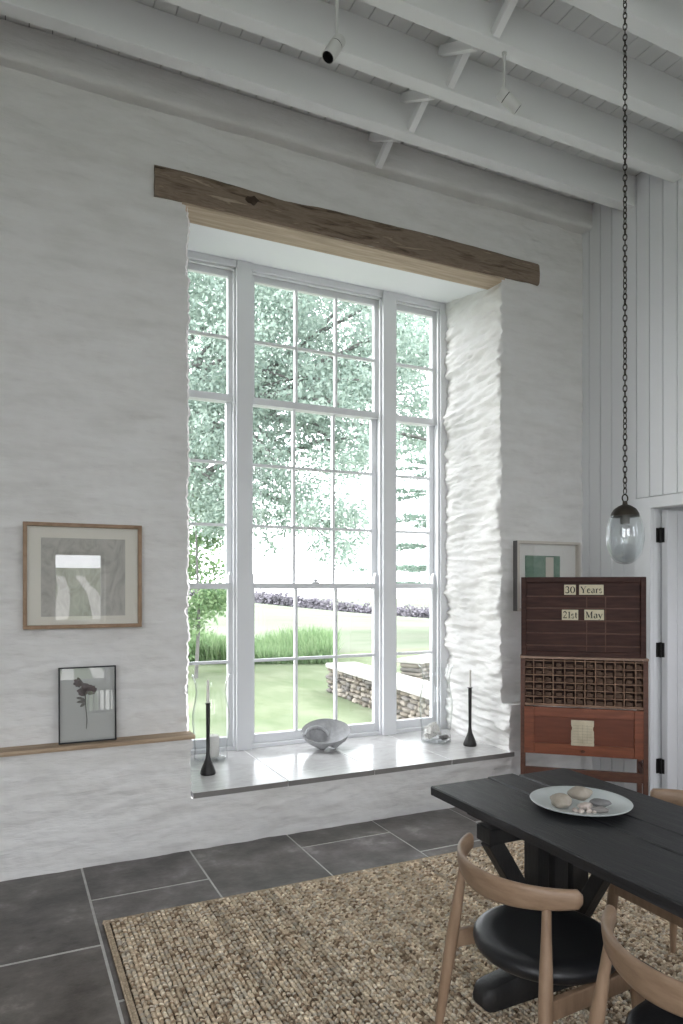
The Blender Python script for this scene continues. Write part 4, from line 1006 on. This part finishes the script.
def tree(name, label, cents, rad, per, size, leaf, trunk, branches, group=None, flat=.75, aspect=.55):
    o = thing(name, label, 'tree', (trunk[0].x, trunk[0].y, trunk[0].z)); off = np.array(trunk[0])
    L = clumps(cents, rad, per, flat); V, Fq = quads(L, size, aspect); fast_mesh('foliage', V - off, Fq, leaf, o)
    m = MB(); pts, rr = trunk[1], trunk[2]; m.tube([Vector(p_) - trunk[0] for p_ in pts], rr, 12); m.build('trunk', bark, o, smooth=60)
    m = MB()
    for pts, r0 in branches:
        k = len(pts); m.tube([Vector(p_) - trunk[0] for p_ in pts], [r0 * (1 - .8 * i / (k - 1)) for i in range(k)], 7)
    if branches: m.build('branch', bark, o, smooth=60)
    return o
m = MB(); m.box(-3, 9, 5.1, 6.55, GZ - .05, GZ + .03); struct(m.build('ground_bounce_strip', pbr('pale bounce strip', (.62, .60, .57), rough=.9)))  # unseen pale strip, added to bounce daylight up to soffit and joists
# spreading oak whose limbs reach across the view
def poly_pts(poly, n, d0, d1):
    us = [p_[0] for p_ in poly]; vs_ = [p_[1] for p_ in poly]; out = []
    while len(out) < n:
        u, v = rnd.uniform(min(us), max(us)), rnd.uniform(min(vs_), max(vs_)); ins = False
        for i in range(len(poly)):
            (x1, y1), (x2, y2) = poly[i], poly[i - 1]
            if (y1 > v) != (y2 > v) and u < (x2 - x1) * (v - y1) / (y2 - y1) + x1: ins = not ins
        if ins: out.append(atD(u, v, rnd.uniform(d0, d1)))
    return out
tb0 = atD(140, 586, 14.5); tb0.z = ground(0, tb0.y)
dense = poly_pts([(110, 225), (250, 225), (470, 262), (470, 345), (385, 400), (300, 395), (250, 410), (110, 420)], 190, 10.5, 16)
mid = poly_pts([(240, 395), (390, 395), (385, 475), (330, 470), (300, 450), (245, 470)], 46, 10.5, 14)
low = poly_pts([(150, 400), (290, 455), (345, 500), (370, 530), (345, 560), (300, 520), (255, 535), (150, 520)], 66, 10.5, 13.5)
dang = [atD(u, v, 11.5 + rnd.uniform(-.5, .5)) for u, v in ((265, 540), (272, 548), (298, 530), (315, 548), (322, 558), (330, 540), (345, 520), (352, 545), (335, 515), (310, 525), (262, 520))]
right_f = poly_pts([(390, 330), (470, 330), (470, 440), (420, 470), (392, 450)], 40, 12, 16)
cents = dense + mid + low + dang + right_f
rad = [rnd.uniform(.38, .7) for _ in dense] + [rnd.uniform(.22, .42) for _ in mid] + [rnd.uniform(.28, .45) for _ in low] + [rnd.uniform(.12, .2) for _ in dang] + [rnd.uniform(.25, .45) for _ in right_f]
tt = tb0 + Vector((.15, 0, 3.4)); t5 = tb0 + Vector((0.3, -.3, 6.2))
br = []
for tgt in rnd.sample(dense, 26) + rnd.sample(mid, 9) + rnd.sample(low, 14) + rnd.sample(right_f, 8):
    s0 = tb0 + Vector((.1, 0, rnd.uniform(2.2, 6.0))); mdp = (s0 + tgt) / 2 + Vector((rnd.uniform(-.4, .4), rnd.uniform(-.4, .4), rnd.uniform(.1, .7))); q1 = (s0 + mdp) / 2 + Vector((0, 0, .2)); q2 = (mdp + tgt) / 2 + Vector((rnd.uniform(-.2, .2), 0, .12))
    br.append(([s0, q1, mdp, q2, tgt], rnd.uniform(.05, .11)))
tree('oak_tree', 'spreading oak whose leafy limbs fill the upper panes', cents, rad, 480, .041, oak_leaf, (tb0, [tb0, tb0 + Vector((0, 0, 1.6)), tt, t5], [.36, .27, .24, .13]), br)
# leafy bush below the oak, left bay
bb = atD(196, 640, 12.3); bb.z = ground(0, bb.y)
bc = poly_pts([(120, 470), (222, 490), (230, 600), (205, 650), (120, 655)], 60, 12.0, 13.6)
o = tree('garden_bush', 'bright green bush below the oak, seen through the narrow bay beside the oak shelf', bc, [rnd.uniform(.25, .42) for _ in bc], 520, .045, bush_leaf, (bb, [bb, bb + Vector((.05, 0, 1)), bb + Vector((0, 0, 2.6))], [.035, .03, .015]), [])
# conifer at the right, layered boughs
cb0 = atD(446, 586, 22); cb0.z = ground(0, cb0.y); boughs = []; cc = []; cr = []
for lev, vz in enumerate((455, 478, 503, 530, 556, 578, 594)):
    z = EYE + (586 - vz) / 700 * 22 + .5
    for k in range(6):
        a = k * PI / 3 + lev * .5; L = 1.9 + .12 * lev + rnd.uniform(-.3, .3); e_ = Vector((cb0.x + math.cos(a) * L, cb0.y + math.sin(a) * L, z - .35)); s0 = Vector((cb0.x, cb0.y, z - .25))
        boughs.append(([s0, (s0 + e_) / 2 + Vector((0, 0, .14)), e_], .035))
        for f in (.45, .62, .8, .98): cc.append(s0 + (e_ - s0) * f + Vector((0, 0, .12))); cr.append(.34)
tree('conifer_tree', 'airy conifer with level boughs behind the narrow bay at the right reveal', cc, cr, 150, .085, pine_leaf, (cb0, [cb0, cb0 + Vector((0, 0, 3)), cb0 + Vector((0, 0, 6.5))], [.16, .12, .03]), boughs, flat=.22, aspect=.25)
# far hedge line
ho = thing('field_hedge', 'long purplish grey hedge across the far side of the meadow', 'hedge', atD(300, 612, 46)); c = []; line = []
for i in range(560):
    u = rnd.uniform(120, 600); p_ = atD(u, 606 + (u - 253) * .105, 46 + rnd.uniform(-.5, .5)); c.append(p_ + Vector((0, 0, rnd.uniform(-.25, .80) + .22 * noise.noise(Vector((u * .05, 0, 0))))))
L = clumps(c, [rnd.uniform(.4, .62) for _ in c], 46, .6); V, Fq = quads(L, .13); fast_mesh('foliage', V - np.array(ho.location), Fq, hedge_leaf, ho)
mm = MB()
for u in range(130, 600, 16): p_ = atD(u, 606 + (u - 253) * .105, 46) - ho.location; mm.tube([p_ - Vector((0, 0, .3)), p_ + Vector((.1, 0, .6))], [.06, .03], 5)
mm.build('stems', bark, ho)
# long grass bed
gp = poly_pts([(185, 664), (333, 662), (333, 655), (185, 655)], 10, 1, 1)
N = 15000
u = rng.uniform(120, 334, N); v = rng.uniform(648, 663, N); gx = []; 
for a, b in zip(u, v): q = atZ(a, b, GZ + .02); gx.append((q.x, q.y, GZ))
gx = np.array(gx); hh = rng.uniform(.25, .72, N) * (0.75 + .25 * np.sin(gx[:, 0] * 2.1)); lean = rng.normal(size=(N, 2)) * .13; wa = rng.uniform(0, PI, N); wd = .012
side = np.stack([np.cos(wa) * wd, np.sin(wa) * wd, np.zeros(N)], 1); tip = np.stack([lean[:, 0], lean[:, 1], hh], 1)
V = np.stack([gx - side, gx + side, gx + tip * .6 + side * .8, gx + tip, gx + tip * .6 - side * .8], 1).reshape(-1, 3)
FQ = np.arange(N * 5).reshape(-1, 5)
tag(fast_mesh('long_grass', V, FQ, grass_leaf), 'tall unmown green grass bed beyond the lawn', 'grass', kind='stuff')
# dry stone wall
def stone_wall(label, a, b, h, th):
    o = thing('stone_wall', label, 'wall', a, math.atan2(b.y - a.y, b.x - a.x)); L = math.hypot(b.x - a.x, b.y - a.y); m = MB(); cs = []
    z = -.05
    while z < h - .02:
        hh = rnd.uniform(.045, .075); x = 0
        while x < L:
            w2 = rnd.uniform(.08, .26); n0 = len(m.v); r0 = (w2 / 2 * 1.0, th / 2 * rnd.uniform(.92, 1.06), hh / 2 * 1.03)
            m.ellipsoid((x + w2 / 2, 0, z + hh / 2), r0, wob=.12, seed=rnd.random() * 50, n=12, m=8, sq=.5)
            t = rnd.uniform(.75, 1.2); c = rnd.choice([(.17, .15, .125), (.21, .19, .165), (.155, .145, .135), (.25, .225, .195)]); cs += [(c[0] * t, c[1] * t, c[2] * t)] * (len(m.v) - n0); x += w2
        z += hh
    s = m.build('stone_courses', stone_m, o, smooth=50); at_ = s.data.color_attributes.new('Col', 'FLOAT_COLOR', 'POINT'); at_.data.foreach_set('color', [q for c in cs for q in (*c, 1)])
    m = MB(); x = -.02
    while x < L: w2 = rnd.uniform(.5, .8); m.box(x, min(x + w2, L + .02), -th / 2 - .04, th / 2 + .04, z, z + .07); x += w2 + .006
    m.build('coping', cope_m, o, bevel=.015); return o
wa_ = atZ(341, 692, GZ); wb_ = atZ(470, 742, GZ); wa_.z = wb_.z = GZ
stone_wall('low dry stone wall with pale coping running out from the house', wb_, wa_, .40, .42)
wa_ = atZ(409, 684, GZ); wb_ = atZ(445, 676, GZ); wa_.z = wb_.z = GZ
stone_wall('short farther stretch of dry stone wall beyond the long one', wa_, wb_, .34, .4)
# hillside with a farm track, behind the viewer (reflected in the picture glass)
m = MB(); nx, ny = 30, 30; vs = []; fs = []
def hill(x, y): d = max(0, -4.6 - y); return -.2 + d * .055 + .2 * noise.noise(Vector((x * .1, y * .1, 0)))
for j in range(ny + 1):
    y = -4.4 - 65 * (j / ny) ** 1.5
    for i in range(nx + 1): x = -40 + 90 * i / nx; vs.append((x, y, hill(x, y)))
for j in range(ny):
    for i in range(nx): a = j * (nx + 1) + i; fs.append((a + nx + 1, a + nx + 2, a + 1, a))
m.add(vs, fs); struct(m.build('ground_hill', field_m, smooth=60))
m = MB()
for off in (-.55, .75):
    pts = []
    for i in range(31):
        t = i / 30; y = -5.5 - 40 * t; x = .95 + 4.6 * t - 1.6 * t * t + off
        pts.append((x, y))
    vs = []; fs = []
    for i, (x, y) in enumerate(pts):
        for q in (-.27, .27): vs.append((x + q, y, hill(x + q, y) + .05))
    fs = [(2 * i, 2 * i + 1, 2 * i + 3, 2 * i + 2) for i in range(30)]; m.add(vs, fs)
struct(m.build('ground_track', gravel_m))

# ------------------------------------------------------------------ light: an overcast sky through the windows and the added fill windows
SKY = 5.5
wd_ = bpy.data.worlds.new('World'); scene.world = wd_; wd_.use_nodes = True
bg = wd_.node_tree.nodes['Background']; bg.inputs[0].default_value = (.965, .962, 1.02, 1); bg.inputs[1].default_value = SKY
def portal(name, loc, rot, sx, sy):
    l = bpy.data.lights.new(name, 'AREA'); l.shape = 'RECTANGLE'; l.size = sx; l.size_y = sy; l.cycles.is_portal = True
    o = bpy.data.objects.new(name, l); COL.objects.link(o); o.location = loc; o.rotation_euler = rot; return o
portal('daylight_window', (2.16, 5.12, 2.1), (R(-90), 0, 0), 2.3, 3.6)
for i, (a, b, c, d_) in enumerate(SH): portal('daylight_south', ((a + b) / 2, YS - .36, (c + d_) / 2), (R(90), 0, 0), b - a, d_ - c)
for a, b in FILL_E: portal('daylight_east', (XE + .14, (a + b) / 2, 2.1), (R(90), 0, R(90)), b - a, 3.2)
portal('daylight_west', (XW - .31, -2.0, 2.1), (R(90), 0, R(-90)), 2.4, 3.4)
portal('daylight_passage', (5.05, .94, 1.7), (R(90), 0, 0), .9, 1.0)

sun = bpy.data.lights.new('bright_overcast_sun', 'SUN'); sun.energy = 2.2; sun.angle = R(40); sun.color = (1, .98, .95)
so_ = bpy.data.objects.new('bright_overcast_sun', sun); COL.objects.link(so_)
so_.rotation_euler = Vector((.85, -.42, -.36)).to_track_quat('-Z', 'Y').to_euler()

# ------------------------------------------------------------------ camera and view
cam = bpy.data.cameras.new('Camera'); co = bpy.data.objects.new('Camera', cam); COL.objects.link(co)
co.location = (0, 0, EYE); co.rotation_euler = (R(90), 0, -TH)
cam.sensor_fit = 'VERTICAL'; cam.sensor_height = 36; cam.sensor_width = 24; cam.lens = F / 1024 * 36
cam.shift_y = (HV - 512) / 1024; cam.clip_start = .05; cam.clip_end = 500
scene.camera = co
vs_ = scene.view_settings; vs_.view_transform = 'Standard'; vs_.look = 'None'; vs_.gamma = 1; vs_.use_curve_mapping = False; vs_.exposure = 0.42
scene.cycles.use_denoising = True
scene.cycles.max_bounces = 10; scene.cycles.diffuse_bounces = 6; scene.cycles.transparent_max_bounces = 24; scene.cycles.caustics_reflective = False
scene.cycles.sample_clamp_indirect = 8
